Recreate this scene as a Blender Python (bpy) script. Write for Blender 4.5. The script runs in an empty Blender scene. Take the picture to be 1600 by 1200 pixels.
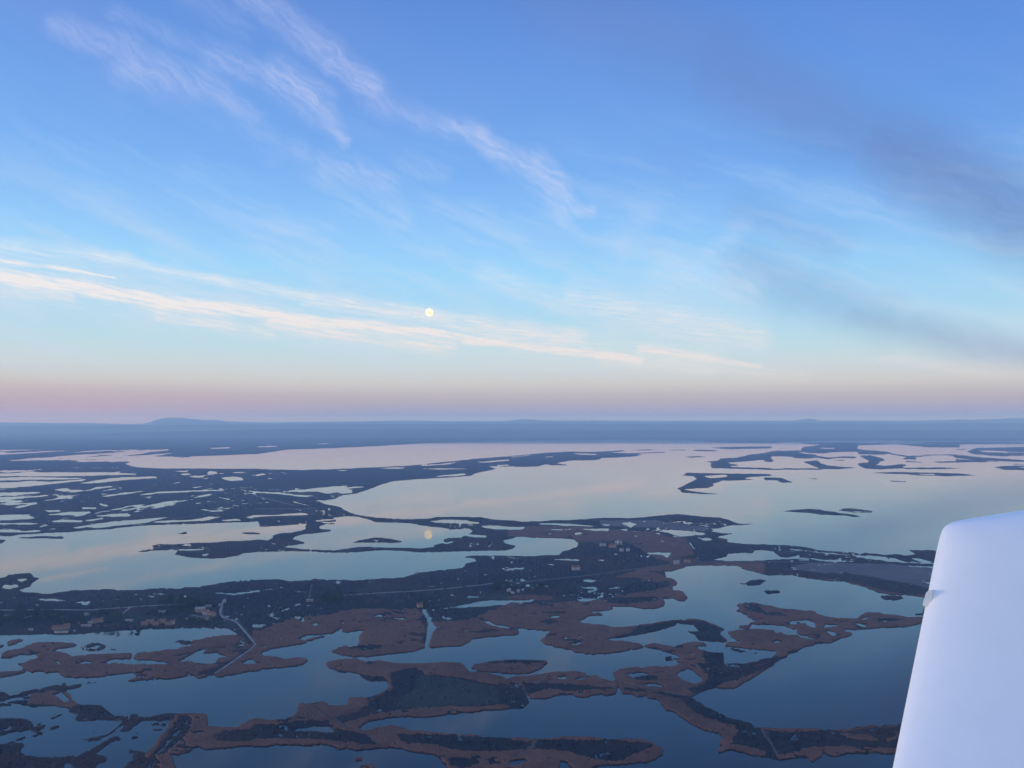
import bpy, bmesh, math, random
import numpy as np
random.seed(7)
rad = math.radians
SC = bpy.context.scene
COL = SC.collection

# ------------------------------------------------------------------ camera
CAM_H = 300.0                       # flying height over the lagoons, metres
FPX = 1200.0                        # focal length in photo pixels (1600 wide)
PITCH = math.atan(59.0 / FPX)
cam_d = bpy.data.cameras.new("camera")
cam = bpy.data.objects.new("camera", cam_d)
COL.objects.link(cam)
cam_d.sensor_width = 36.0
cam_d.lens = 36.0 * FPX / 1600.0
cam_d.clip_start = 0.1
cam_d.clip_end = 600000.0
cam.location = (0, 0, CAM_H)
cam.rotation_euler = (math.pi / 2 + PITCH, 0, 0)
SC.camera = cam
CP, SP = math.cos(PITCH), math.sin(PITCH)


def ray(X, Y):
    """direction of a point of the photograph, world axes (not unit)"""
    return (X - 800.0, FPX * CP + (Y - 600.0) * SP, FPX * SP - (Y - 600.0) * CP)


def ground(X, Y, z=0.0):
    dx, dy, dz = ray(X, Y)
    t = (z - CAM_H) / dz
    return (dx * t, dy * t, z)


def azel(X, Y):
    dx, dy, dz = ray(X, Y)
    return (math.degrees(math.atan2(dx, dy)), math.degrees(math.atan2(dz, math.hypot(dx, dy))))


def lin(r, g, b):
    f = lambda c: (c / 255 / 12.92) if c / 255 <= 0.04045 else ((c / 255 + 0.055) / 1.055) ** 2.4
    return (f(r), f(g), f(b), 1.0)


# ------------------------------------------------------------------ view, sun
SC.view_settings.view_transform = 'Standard'
SC.view_settings.look = 'None'
SC.view_settings.exposure = 0.0
SC.view_settings.gamma = 1.0
SC.cycles.volume_bounces = 2
SC.cycles.max_bounces = 6
SC.cycles.denoising_prefilter = 'ACCURATE'

sun_d = bpy.data.lights.new("sun", 'SUN')
sun_d.energy = 2.2                 # dusk: low sun from the left, added to light the wing tip's rim
sun_d.angle = rad(12)
sun_d.color = (1.0, 0.86, 0.78)
sun = bpy.data.objects.new("sun", sun_d)
COL.objects.link(sun)
sun.rotation_euler = (rad(86.5), 0, rad(-91))

# ------------------------------------------------------------------ sky (world)
W = bpy.data.worlds.new("World")
SC.world = W
W.use_nodes = True
W.cycles.sampling_method = 'MANUAL'
W.cycles.sample_map_resolution = 512
nt = W.node_tree
nt.nodes.clear()
N, L = nt.nodes, nt.links


def nd(t, **kw):
    n = N.new(t)
    for k, v in kw.items():
        setattr(n, k, v)
    return n


def put(sock, v):
    if isinstance(v, bpy.types.NodeSocket):
        L.new(v, sock)
    else:
        sock.default_value = v


def mth(op, a, b=0.0, c=0.0, clamp=False):
    n = nd('ShaderNodeMath', operation=op, use_clamp=clamp)
    put(n.inputs[0], a)
    if op not in ('ABSOLUTE', 'SINE', 'COSINE', 'ARCSINE', 'SQRT'):
        put(n.inputs[1], b)
    if op in ('MULTIPLY_ADD', 'SMOOTH_MIN', 'SMOOTH_MAX'):
        put(n.inputs[2], c)
    return n.outputs[0]


def vm(op, a, b=(0, 0, 0), s=None):
    n = nd('ShaderNodeVectorMath', operation=op)
    put(n.inputs[0], a)
    if op not in ('LENGTH', 'NORMALIZE', 'SCALE'):
        put(n.inputs[1], b)
    if s is not None:
        put(n.inputs['Scale'], s)
    return n.outputs['Value'] if op in ('LENGTH', 'DOT_PRODUCT', 'DISTANCE') else n.outputs['Vector']


def ramp(fac, stops, interp='LINEAR'):
    n = nd('ShaderNodeValToRGB')
    e = n.color_ramp.elements
    n.color_ramp.interpolation = interp
    while len(e) > 1:
        e.remove(e[-1])
    e[0].position, e[0].color = stops[0][0], stops[0][1]
    for p, c in stops[1:]:
        k = e.new(p)
        k.color = c
    put(n.inputs[0], fac)
    return n.outputs[0]


def mixc(f, a, b, bt='MIX'):
    n = nd('ShaderNodeMix', data_type='RGBA', blend_type=bt)
    n.clamp_factor = True
    put(n.inputs[0], f)
    put(n.inputs[6], a)
    put(n.inputs[7], b)
    return n.outputs[2]


def sstep(v, a, b, lo=0.0, hi=1.0):
    n = nd('ShaderNodeMapRange', interpolation_type='SMOOTHSTEP')
    put(n.inputs[0], v)
    put(n.inputs[1], a)
    put(n.inputs[2], b)
    put(n.inputs[3], lo)
    put(n.inputs[4], hi)
    return n.outputs[0]


tc = nd('ShaderNodeTexCoord')
sep = nd('ShaderNodeSeparateXYZ')
L.new(tc.outputs['Generated'], sep.inputs[0])
az = mth('MULTIPLY', mth('ARCTAN2', sep.outputs[0], sep.outputs[1]), 180 / math.pi)
el = mth('MULTIPLY', mth('ARCSINE', sep.outputs[2]), 180 / math.pi)
comb = nd('ShaderNodeCombineXYZ')
L.new(az, comb.inputs[0])
L.new(el, comb.inputs[1])
P0 = comb.outputs[0]


def noise(vec, scale, detail=4, rough=0.55, color=False):
    n = nd('ShaderNodeTexNoise')
    n.inputs['Scale'].default_value = scale
    n.inputs['Detail'].default_value = detail
    n.inputs['Roughness'].default_value = rough
    put(n.inputs['Vector'], vec)
    return n.outputs['Color' if color else 'Fac']


def mapping(vec, scale, rotz):
    n = nd('ShaderNodeMapping', vector_type='TEXTURE')
    put(n.inputs['Vector'], vec)
    n.inputs['Rotation'].default_value = (0, 0, -rotz)        # streaks run down to the right
    n.inputs['Scale'].default_value = tuple(1.0 / q for q in scale)
    return n.outputs[0]


wn = vm('SUBTRACT', noise(P0, 0.22, 5, 0.6, True), (0.5, 0.5, 0.5))
wn2 = vm('SUBTRACT', noise(P0, 1.1, 4, 0.6, True), (0.5, 0.5, 0.5))
elf = mth('DIVIDE', el, 90.0)
D = lambda Y: azel(800, Y)[1] / 90.0
front = ramp(elf, [
    (0.0, lin(140, 158, 196)), (D(656), lin(124, 146, 188)), (D(649), lin(142, 154, 186)), (D(638), lin(168, 164, 182)), (D(622), lin(186, 180, 182)),
    (D(600), lin(207, 207, 202)), (D(575), lin(205, 219, 223)), (D(545), lin(192, 223, 234)), (D(500), lin(175, 220, 245)),
    (D(430), lin(160, 216, 254)), (D(360), lin(143, 199, 253)), (D(270), lin(121, 176, 243)), (D(170), lin(111, 161, 233)),
    (D(70), lin(102, 149, 224)), (D(0), lin(94, 140, 216)), (0.5, lin(92, 140, 222)), (1.0, lin(88, 138, 225))])
back = ramp(elf, [
    (0.0, (1.2, .95, .85, 1)), (0.06, (1.3, 1.15, 1.1, 1)), (0.14, (1.15, 1.2, 1.28, 1)), (0.30, (.72, .95, 1.30, 1)),
    (0.6, (.30, .50, .98, 1)), (1.0, lin(88, 138, 225))])
bk = sstep(mth('ABSOLUTE', az), 45.0, 140.0)
base = mixc(bk, front, back)
# the left is a little pinker low down and lighter; the upper right deeper
side = sstep(az, 0.0, 38.0)
hi = sstep(el, 4.0, 20.0)
base = mixc(mth('MULTIPLY', mth('MULTIPLY', side, hi), 0.30), base, lin(62, 118, 208))
lft = mth('MULTIPLY', sstep(mth('MULTIPLY', az, -1.0), 5.0, 33.0), mth('SUBTRACT', 1.0, bk))
base = mixc(mth('MULTIPLY', mth('MULTIPLY', lft, sstep(el, 3.4, 0.2)), 0.45), base, lin(212, 174, 162))
# slow unevenness of the high haze
un = noise(mapping(P0, (1.0, 2.2, 1.0), rad(20)), 0.06, 2, 0.5)
base = mixc(mth('MULTIPLY', sstep(un, 0.45, 0.72), mth('MULTIPLY', 0.14, hi)), base, lin(140, 158, 226))
vei = noise(mapping(vm('ADD', P0, vm('MULTIPLY', wn, (3.0, 1.5, 0))), (0.30, 2.0, 1.0), rad(20)), 0.26, 9, 0.66)
base = mixc(mth('MULTIPLY', mth('MULTIPLY', sstep(vei, 0.42, 0.72), sstep(el, 25.0, 7.0)), mth('MULTIPLY', 0.50, sstep(el, 1.5, 6.0))), base, lin(205, 222, 244))

warp_dark = vm('ADD', P0, vm('MULTIPLY', wn, (3.0, 1.2, 0)))
warp_soft = vm('ADD', vm('ADD', P0, vm('MULTIPLY', wn, (3.2, 2.0, 0))), vm('MULTIPLY', wn2, (0.55, 0.35, 0)))
warp_band = vm('ADD', P0, vm('MULTIPLY', wn, (2.0, 0.9, 0)))


def capsules(P, caps, op='MAXIMUM'):
    acc = None
    for x1, y1, x2, y2, w1, w2, s in caps:
        a, b = azel(x1, y1), azel(x2, y2)
        k = math.degrees(1 / FPX)
        ba = (b[0] - a[0], b[1] - a[1], 0)
        L2 = ba[0] ** 2 + ba[1] ** 2
        pa = vm('SUBTRACT', P, (a[0], a[1], 0))
        h = mth('MULTIPLY', vm('DOT_PRODUCT', pa, ba), 1 / L2, clamp=True)
        d = vm('LENGTH', vm('SUBTRACT', pa, vm('SCALE', ba, s=h)))
        wv = mth('MULTIPLY_ADD', h, (w2 - w1) * k, w1 * k)
        m = sstep(mth('DIVIDE', d, wv), 1.0, 0.0, 0.0, s)
        acc = m if acc is None else mth(op, acc, m)
    return acc


band = capsules(warp_band, [
    (-60, 424, 300, 476, 17, 15, .95), (300, 476, 640, 518, 15, 12, .86), (640, 518, 1000, 562, 12, 10, .82),
    (1000, 545, 1190, 574, 11, 7, .6), (-60, 398, 180, 434, 10, 2, .55)])
band2 = capsules(warp_band, [
    (150, 398, 480, 462, 12, 14, .38), (480, 462, 900, 528, 20, 24, .42), (250, 490, 420, 522, 16, 14, .35),
    (420, 504, 700, 546, 20, 18, .42), (-40, 380, 200, 402, 22, 12, .25), (900, 468, 1180, 524, 46, 36, .40),
    (940, 560, 1260, 590, 16, 14, .25), (760, 430, 960, 500, 34, 34, .20), (-60, 452, 110, 470, 14, 8, .25),
    (1380, 560, 1600, 580, 10, 20, .22)])
band3 = capsules(warp_band, [(0, 432, 1100, 556, 64, 52, .28)])
band = mth('ADD', mth('ADD', band, band2), band3)
wisp = capsules(warp_soft, [
    (1040, 436, 1160, 452, 57.8, 51, 0.43), (90, 44, 200, 82, 23.8, 34, 0.258), (200, 108, 320, 130, 44.2, 44.2, 0.31),
    (320, 132, 400, 184, 44.2, 20.4, 0.258), (330, 85, 410, 120, 40.8, 30.6, 0.275), (430, 120, 490, 160, 44.2, 44.2, 0.43),
    (490, 162, 532, 212, 37.4, 20.4, 0.361), (370, -20, 450, 40, 30.6, 37.4, 0.275), (450, 40, 524, 92, 37.4, 34, 0.31),
    (524, 94, 582, 142, 37.4, 27.2, 0.413), (582, 160, 700, 196, 30.6, 30.6, 0.224), (690, 193, 748, 212, 25.5, 25.5, 0.396),
    (748, 212, 792, 252, 30.6, 23.8, 0.473), (792, 252, 852, 270, 34, 37.4, 0.361), (838, 262, 880, 322, 44.2, 37.4, 0.447),
    (872, 328, 930, 326, 23.8, 15.3, 0.43), (515, 262, 600, 284, 44.2, 37.4, 0.31), (600, 286, 640, 340, 37.4, 20.4, 0.189),
    (462, 236, 500, 262, 30.6, 20.4, 0.172), (1000, 330, 972, 396, 37.4, 23.8, 0.155), (1110, 396, 1166, 350, 30.6, 20.4, 0.206),
    (170, 22, 310, 72, 20.4, 23.8, 0.138), (640, 255, 690, 270, 37.4, 23.8, 0.155), (390, 195, 430, 235, 30.6, 23.8, 0.138),
    (300, -10, 370, 30, 34, 40.8, 0.12), (430, 352, 520, 362, 20.4, 20.4, 0.103)])
dark = capsules(warp_dark, [
    (860, -40, 1160, 110, 120, 100, .28), (1120, 95, 1400, 235, 95, 85, .46), (1380, 225, 1700, 385, 85, 92, .66),
    (1170, 420, 1380, 500, 70, 60, .28), (1340, 492, 1640, 560, 42, 40, .36), (1170, 330, 1300, 385, 50, 44, .18)])

st_band = noise(mapping(vm('ADD', P0, vm('MULTIPLY', wn2, (0.8, 0.35, 0))), (0.22, 3.4, 1.0), rad(7.5)), 1.5, 8, 0.66)
st_band2 = noise(mapping(P0, (0.55, 2.2, 1.0), rad(8.5)), 0.7, 4, 0.6)
bt = mth('MULTIPLY', sstep(st_band, 0.30, 0.66, 0.35, 1.30), sstep(st_band2, 0.30, 0.60, 0.75, 1.2))
st_w = noise(mapping(warp_soft, (0.28, 1.9, 1.0), rad(30)), 1.3, 9, 0.68)
wt = sstep(st_w, 0.30, 0.70, 0.35, 1.65)
sky = mixc(mth('MULTIPLY', dark, sstep(st_w, 0.3, 0.7, 0.85, 1.08)), base, lin(108, 134, 190))
cw = mixc(sstep(el, 3.0, 12.0), lin(234, 229, 228), lin(243, 241, 243))
sky = mixc(mth('MULTIPLY', band, bt, clamp=True), sky, cw)
sky = mixc(mth('MULTIPLY', mth('MULTIPLY', wisp, wt), 0.80, clamp=True), sky, mixc(sstep(el, 8.0, 24.0), lin(214, 228, 248), lin(204, 213, 247)))
bg = nd('ShaderNodeBackground')
L.new(sky, bg.inputs[0])
bg.inputs[1].default_value = 1.0
out = nd('ShaderNodeOutputWorld')
L.new(bg.outputs[0], out.inputs[0])

# ------------------------------------------------------------------ survey of the delta
# Shore and vegetation outlines.  Every line is "kind ox oy : x,y x,y ..." in
# quarter pixels from (ox, oy); they are carried to the ground plane below.
#   d dark scrub land   r reed land   s bare salt flat   w water
#   R/D/G/S repaint the cover of land already drawn (G = dark grass)
SURVEY = """
d 0 640 : -20,60 6500,60 6500,200 6400,198 5440,193 5200,193 5000,200 4800,210 4550,208 4450,203 4300,192 4150,188 3900,185 3200,195 2660,210 2400,225 2100,240 1800,250 1680,268 1600,278 1500,282 1210,293 1150,305 1000,318 830,325 780,340 850,360 1000,368 1600,370 1850,378 2100,372 2400,358 2560,350 2800,325 3000,305 3200,290 3400,270 3550,262 3700,265 3900,254 3905,260 3800,268 3560,300 3200,356 3050,355 3110,370 2980,395 2940,415 2800,425 2600,435 2450,450 2380,470 2300,500 2240,522 2120,540 2090,560 1985,570 2030,605 2100,700 1640,735 0,830 -20,830
w 0 640 : -20,400 80,398 200,385 240,392 640,392 850,400 850,405 640,412 300,418 100,415 -20,418
w 0 640 : -20,426 150,421 540,428 440,435 250,438 -20,444
w 0 640 : -20,456 200,451 330,450 440,442 540,433 520,445 350,460 250,475 80,488 -20,492
w 0 640 : 490,462 600,442 740,425 960,418 985,428 800,438 620,458
w 0 640 : -20,520 250,514 262,520 100,535 -20,540
w 0 640 : -20,550 200,541 320,530 300,540 80,560 -20,563
w 0 640 : 330,498 420,491 440,502 535,502 480,512 400,512
w 0 640 : 590,485 690,479 705,484 600,492
w 0 640 : 725,487 768,486 760,493
w 0 640 : 870,532 1000,512 1400,500 1405,504 1000,524 880,535
w 0 640 : 890,549 955,543 940,551
w 0 640 : 320,553 470,546 440,557
w 0 640 : -20,568 80,565 130,574 60,580 -20,579
w 0 640 : 20,592 230,580 230,586 40,598
w 0 640 : -20,383 170,377 150,384 20,392
w 0 640 : 1040,388 1185,380 1160,389
w 0 640 : 1120,405 1160,398 1200,403 1150,411
w 0 640 : 1170,422 1220,412 1290,415 1260,425
w 0 640 : 1290,395 1310,385 1350,388 1362,400 1310,402
w 0 640 : 1385,425 1450,418 1510,425 1520,440 1440,447 1400,436
w 0 640 : 1062,462 1135,450 1100,461
w 0 640 : 1310,239 1440,235 1430,243 1320,244
w 0 640 : 900,260 1050,247 1050,252 920,265
w 0 640 : 790,325 890,318 880,322
w 0 640 : 1340,545 1450,560 1430,563
w 0 640 : 1545,519 1600,524 1600,530 1560,524
w 400 640 : -20,512 150,518 240,530 380,540 280,545 200,534 100,524 -20,518
w 400 640 : 200,508 300,500 380,490 500,478 582,475 540,487 660,480 682,485 560,495 600,500 605,522 540,525 510,516 440,525 380,512 280,515
w 400 640 : 235,575 300,590 380,598 300,600
w 400 640 : -20,619 380,619 385,625 -20,627
w 400 640 : 760,368 850,361 945,361 900,370
w 400 640 : 1000,348 1150,340 1270,325 1200,343 1080,350
w 400 640 : 1020,369 1150,367 1300,370 1345,374 1150,374
w 400 640 : 1365,329 1500,318 1620,309 1620,315 1450,331
w 400 640 : 1100,421 1170,410 1240,404 1300,398 1312,406 1250,416
w 400 640 : 1500,346 1620,342 1620,350 1510,353
w 400 640 : 500,380 560,377 610,380 540,383
w 400 640 : 1480,372 1600,362 1640,366 1520,376
w 400 640 : 350,215 470,208 440,216
w 400 640 : -10,232 120,226 140,232 20,236
w 400 640 : 70,565 130,560 120,567
w 800 640 : 390,270 560,276 610,285 440,280
w 800 640 : 180,295 280,290 260,300
w 800 640 : -20,297 120,283 60,300
w 800 640 : 100,318 190,312 150,322
d 800 640 : -20,302 200,276 240,270 420,266 600,262 700,254 705,260 620,268 720,272 850,268 950,263 960,268 880,272 780,276 820,285 740,295 640,300 560,302 540,312 500,318 380,318 330,325 270,335 365,347 250,349 210,342 150,356 40,358 -20,356
w 800 640 : 380,272 500,276 560,283 420,281
w 800 640 : 180,297 260,292 250,299
d 800 640 : 740,252 850,248 935,253 800,255
d 800 640 : 985,251 1090,250 1080,255 1000,255
d 800 640 : 1130,252 1200,250 1300,257 1260,262 1140,259
d 800 640 : 1080,295 1150,290 1222,295 1120,300
d 800 640 : 1215,325 1290,318 1300,305 1400,300 1500,280 1620,268 1620,315 1560,315 1480,322 1340,332 1425,348 1340,357 1620,366 1620,376 1500,373 1250,365 1240,350 1250,335
d 800 640 : 1235,237 1400,232 1620,230 1620,243 1350,247 1280,242
d 800 640 : 1040,412 1075,408 1090,395 1180,397 1620,403 1620,415 1500,420 1440,430 1520,438 1430,442 1310,445 1290,455 1250,465 1270,475 1215,490 1160,492 1100,495 1080,500 1160,515 1292,527 1260,531 1120,525 1070,517 1035,492 1100,460 1150,435 1140,418 1080,413
w 800 640 : 1200,416 1330,406 1350,420 1240,430
d 800 640 : 1545,431 1620,429 1620,438
d 1200 640 : -20,268 100,250 200,256 220,235 360,215 560,218 560,245 760,265 700,275 560,262 380,268 300,285 200,285 180,296 60,292 -20,290
w 1200 640 : -20,244 200,250 160,256 -20,259
w 1200 640 : 280,240 420,238 400,247
w 1200 640 : 90,212 300,208 280,216
d 1200 640 : 180,206 640,205 1200,200 1620,205 1620,213 1200,217 1200,236 1000,236 800,216 500,226 250,216
w 1200 640 : 560,207 900,206 1150,210 800,212
w 1200 640 : 210,176 350,176 340,182
d 1200 640 : 565,250 760,265 740,280 640,284 700,300 740,318 700,325 680,345 740,352 830,340 870,345 840,360 880,366 700,373 610,370 570,350 560,337 640,327 600,305 560,285
d 1200 640 : 740,266 880,290 1000,280 1150,278 1290,292 1350,300 1620,316 1620,326 1300,329 1000,334 870,326 830,310 870,297 740,275
w 1200 640 : 920,297 1050,286 1160,290 1180,321 1000,326 930,316
d 1200 640 : 1240,262 1300,240 1620,232 1620,290 1500,290 1540,302 1300,285
w 1200 640 : 1400,294 1540,300 1620,306 1620,296
w 1200 640 : 1320,262 1420,258 1400,268
d 1200 640 : 1140,247 1290,245 1200,252
d 1200 640 : 850,363 1100,360 1205,367 1100,372 860,372
d 1200 640 : 625,395 800,390 1050,395 1200,400 1315,413 1100,416 950,411 820,403
w 1200 640 : 940,402 1040,402 1060,408 980,408
d 1200 640 : 1410,360 1480,352 1620,348 1620,379 1480,376
w 1200 640 : 1540,360 1620,357 1620,366
d 1200 640 : 1515,341 1620,335 1620,345
d 1200 640 : 225,325 310,318 330,335 380,350 480,358 560,363 440,373 330,370 290,355 240,337
d 1200 640 : 150,300 200,284 290,285 380,300 480,290 560,290 540,304 440,302 380,311 300,300 240,307
d 1200 640 : -20,370 150,366 350,368 330,375 -20,377
d 1200 640 : 375,316 480,314 480,320
d 1200 640 : -20,422 90,428 160,455 90,457 60,442 -20,441
d 1200 640 : 240,431 315,431 300,436
d 1200 640 : 750,443 872,448 860,452 770,449
d 1200 640 : -20,408 45,410 -20,414
d 1200 640 : -20,310 40,312 30,327 -20,327
w 0 780 : -20,228 60,232 100,223 250,214 420,206 560,194 690,186 800,174 860,168 1000,160 1200,155 1400,148 1620,140 1620,270 3300,240 3300,420 1620,520 -20,620
d 0 780 : 100,240 250,231 390,232 402,240 380,248 280,243 150,246
d 0 780 : -20,250 40,255 15,276 -20,280
w 0 780 : -20,100 100,95 180,94 200,110 237,118 180,125 60,132 -20,135
w 0 780 : -20,148 220,148 240,153 180,158 -20,157
w 0 780 : -20,190 130,191 280,195 240,204 100,208 -20,206
d 0 780 : 130,192 200,190 200,196 140,197
w 0 780 : 280,70 380,68 370,78 300,80
w 0 780 : 285,98 400,82 560,75 560,88 480,106 420,100
w 0 780 : 510,50 600,52 590,62 515,61
w 0 780 : 310,135 400,128 520,131 500,145 360,142
w 0 780 : 530,130 640,117 650,122 560,138
w 0 780 : 520,106 640,100 700,90 800,87 822,105 780,110 640,108
w 0 780 : 450,178 560,160 640,148 740,135 850,128 1000,115 1060,112 1000,126 900,150 700,170 600,181 550,175 480,182
w 0 780 : 940,143 1050,132 1200,128 1300,110 1385,108 1340,120 1300,132 1180,139 1000,148
w 0 780 : 1380,131 1480,122 1500,132 1420,139
w 0 780 : 1535,112 1600,100 1640,102 1620,117 1560,119
w 0 780 : 1240,62 1300,65 1290,71
w 0 780 : 1290,69 1380,69 1400,75 1320,78
w 0 780 : -20,5 130,8 100,20 20,18
w 0 780 : 80,50 230,22 240,28 110,56
w 0 780 : 630,25 680,42 660,46 625,36
d 0 780 : 736,134 750,134 748,143 738,143
d 0 780 : 1090,213 1130,210 1160,204 1174,213 1150,218 1110,216
d 0 780 : 1512,210 1560,207 1620,211 1620,219 1530,216
d 0 780 : 850,328 900,318 965,305 945,290 1000,280 1080,285 1200,275 1350,268 1450,262 1560,258 1620,250 1620,330 1520,338 1480,355 1400,368 1300,371 1180,365 1130,352 1085,345 1112,325 1100,315 960,322 900,328
w 0 780 : 1110,312 1250,311 1262,318 1180,322 1120,322
w 0 780 : 1265,346 1300,340 1312,345 1285,352 1290,360 1270,356
d 0 780 : -20,495 30,490 60,472 130,463 200,462 210,485 252,496 240,501 200,520 190,545 160,558 120,565 132,580 200,585 300,592 360,585 440,572 520,570 600,568 690,560 720,568 850,570 950,560 1050,555 1120,562 1150,552 1250,548 1320,535 1400,520 1500,510 1620,503 1620,660 -20,660
w 0 780 : 105,502 160,497 171,508 125,515
w 0 780 : 20,540 90,535 120,550 60,562 20,556
d 400 780 : -20,-10 500,-10 440,8 385,12 430,30 520,48 590,85 640,100 760,115 900,125 1080,122 1130,112 1220,110 1400,112 1440,118 1500,128 1620,133 1620,160 1400,168 1190,178 1100,173 1020,161 960,150 860,145 760,146 720,130 640,112 580,105 520,112 440,122 380,128 430,132 405,150 490,150 495,156 430,158 395,170 400,185 470,190 462,200 400,210 350,215 300,218 240,235 230,250 280,262 315,276 260,285 200,290 170,300 300,311 400,318 500,320 560,310 640,298 760,300 860,304 1045,307 1100,300 1100,330 1000,330 900,322 860,318 760,320 640,331 500,335 420,332 300,326 200,326 -20,331 -20,251 70,258 112,240 100,230 150,213 240,205 310,188 305,170 320,150 345,125 330,112 300,105 200,110 130,120 60,132 -20,141
w 400 780 : -20,100 100,100 200,90 300,85 332,98 250,102 100,106 -20,113
w 400 780 : 370,132 500,123 470,130 385,141
w 400 780 : 88,275 130,278 120,285
w 400 780 : 446,58 460,57 460,68 450,67
w 400 780 : 1085,138 1180,127 1300,130 1400,147 1380,154 1250,149 1120,146
w 400 780 : 230,12 330,38 330,42 230,18
w 400 780 : 365,8 385,4 430,8 400,12
d 400 780 : 1040,309 1100,296 1110,288 1180,270 1165,256 1200,245 1280,240 1330,220 1352,200 1330,184 1210,189 1180,176 1620,150 1620,300 1600,310 1560,320 1400,323 1200,329 1100,331 1000,330
w 400 780 : 1400,168 1460,162 1560,168 1640,173 1620,190 1500,189 1440,180
w 400 780 : 1310,230 1340,220 1440,227 1442,238 1360,239
w 400 780 : 1540,258 1640,236 1640,292 1570,280
w 400 780 : 1060,304 1100,294 1120,292 1105,300
w 400 780 : 1180,283 1240,268 1225,262 1170,274
d 400 780 : 596,270 650,258 720,242 780,240 850,250 914,262 905,270 840,273 700,271
d 400 780 : -20,505 130,499 200,512 300,510 370,498 450,505 620,508 780,495 860,495 930,488 1000,465 985,457 1050,455 1150,445 1290,430 1320,400 1382,386 1360,370 1305,360 1340,352 1500,352 1620,355 1620,660 -20,660
w 400 780 : 1455,361 1492,362 1484,388 1478,370
w 400 780 : 1545,441 1620,433 1620,442 1560,446
r 800 780 : -20,130 60,140 180,138 300,130 400,128 560,118 700,118 800,115 920,103 1000,94 1100,97 1200,110 1300,115 1360,130 1395,147 1440,155 1562,152 1440,161 1350,166 1290,181 1250,185 1250,200 1300,212 1392,216 1330,225 1270,235 1340,250 1350,268 1440,280 1620,284 1620,480 1540,460 1460,440 1400,415 1200,412 1100,415 1060,430 1000,450 900,455 800,470 830,482 900,480 980,492 1035,515 1000,505 -20,510 -20,355 100,358 200,352 300,345 320,325 410,300 412,270 380,252 300,245 150,240 -20,230
D 800 780 : -20,125 400,124 700,112 1000,90 1200,108 1360,128 1560,152 1250,190 1392,216 1270,235 1350,268 1620,284 1620,400 1200,400 1120,360 1140,340 1110,280 1080,240 980,238 900,203 600,195 400,168 -20,172
S 800 780 : 540,132 900,130 1000,150 1250,180 1200,200 1060,192 900,180 700,172 560,168
D 800 780 : -20,355 300,350 320,325 412,300 420,268 700,262 800,310 900,370 1010,402 800,440 620,475 500,490 700,510 900,550 700,590 540,640 -20,660
w 800 780 : 1245,380 1340,360 1350,340 1440,335 1500,340 1520,320 1620,317 1640,383 1500,385 1380,388
w 800 780 : 685,150 740,140 775,155 745,178
w 800 780 : 930,190 1060,195 1100,200 1200,210 1225,221 1100,230 1040,232 990,215
w 800 780 : 1165,240 1240,244 1252,255 1200,258
w 800 780 : 150,152 300,150 500,165 525,172 330,165 200,159
w 800 780 : 540,156 612,158 600,166
w 800 780 : 420,186 600,184 605,200 520,198
w 800 780 : 835,335 900,330 1000,335 968,372 948,352 870,345
w 800 780 : 388,212 430,204 442,216 400,226
w 800 780 : -20,170 92,175 60,190 -20,192
w 800 780 : 225,185 340,188 384,181 380,190 260,195
w 800 780 : 670,190 720,187 727,200
w 800 780 : 890,212 930,215 925,224
w 800 780 : 900,258 950,262 945,267
w 800 780 : 955,288 1022,290 1015,296
w 800 780 : 245,377 300,374 420,373 418,385 300,382
w 800 780 : 802,195 840,200 835,205
w 800 780 : 95,200 125,203 120,207
w 800 780 : 196,212 250,214 240,220
w 800 780 : 425,500 500,498 552,512 480,523
w 800 780 : -20,433 80,428 60,438 -20,442
w 800 780 : 745,228 790,226 780,233
w 800 780 : 510,383 570,378 595,394 560,386
w 800 780 : 205,403 255,405 268,415 240,412
w 800 780 : 1100,268 1112,270 1150,312 1142,312
d 1200 780 : -20,283 120,288 200,295 270,305 300,318 400,322 440,330 540,335 570,345 600,335 680,340 720,350 800,342 860,352 930,348 880,318 1000,319 1060,325 1800,330 1800,700 980,612 860,598 760,595 700,585 620,555 560,535 500,520 400,512 280,500 150,478 -20,472
S 1200 780 : 160,410 300,400 560,400 800,405 880,420 1800,445 1800,620 1040,575 900,530 750,510 600,480 480,460 350,465 250,450 170,440
R 1200 780 : 250,490 500,513 620,546 760,585 1000,605 1800,660 1800,720 900,640 600,560 400,515
w 1200 780 : -20,319 30,325 60,345 80,362 130,365 190,350 200,363 280,370 350,377 420,380 545,389 500,392 360,389 250,373 160,372 60,376 -20,380
w 1200 780 : 100,308 200,315 300,330 400,335 500,350 560,360 640,375 750,387 745,362 640,352 520,352 400,342 330,337 250,327 170,317
w 1200 780 : 745,387 830,395 1100,410 1100,402 860,391 800,375 760,365
w 1200 780 : 850,415 920,426 1100,438 1100,426 960,419
w 1200 780 : 890,370 940,370 1030,392 1000,398 950,390
w 1200 780 : 190,376 265,377 240,384 200,383
d 1200 780 : 82,75 150,68 250,60 330,65 350,72 420,78 440,85 540,98 582,108 540,113 480,102 400,99 330,96 250,86 180,81
d 1200 780 : 432,70 470,58 540,58 658,75 640,84 560,83 480,76
d 1200 780 : 613,172 636,174 625,177
d 0 900 : -20,130 1640,130 1640,440 1520,420 1500,370 1480,335 1400,328 1200,325 1100,330 890,332 880,342 860,350 845,342 830,335 760,340 700,345 620,350 520,362 420,365 330,362 200,365 60,372 -20,366
w 0 900 : 210,150 300,141 380,144 402,155 300,156
w 0 900 : 445,165 500,162 560,157 560,170 520,187 505,172
w 0 900 : 213,178 250,178 242,184
w 0 900 : 618,150 650,151 640,156
w 0 900 : 690,150 735,146 730,150
w 0 900 : 815,111 900,114 1055,107 1020,116 850,116
w 0 900 : 1335,105 1450,107 1620,90 1620,99 1480,119 1350,112
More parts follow.
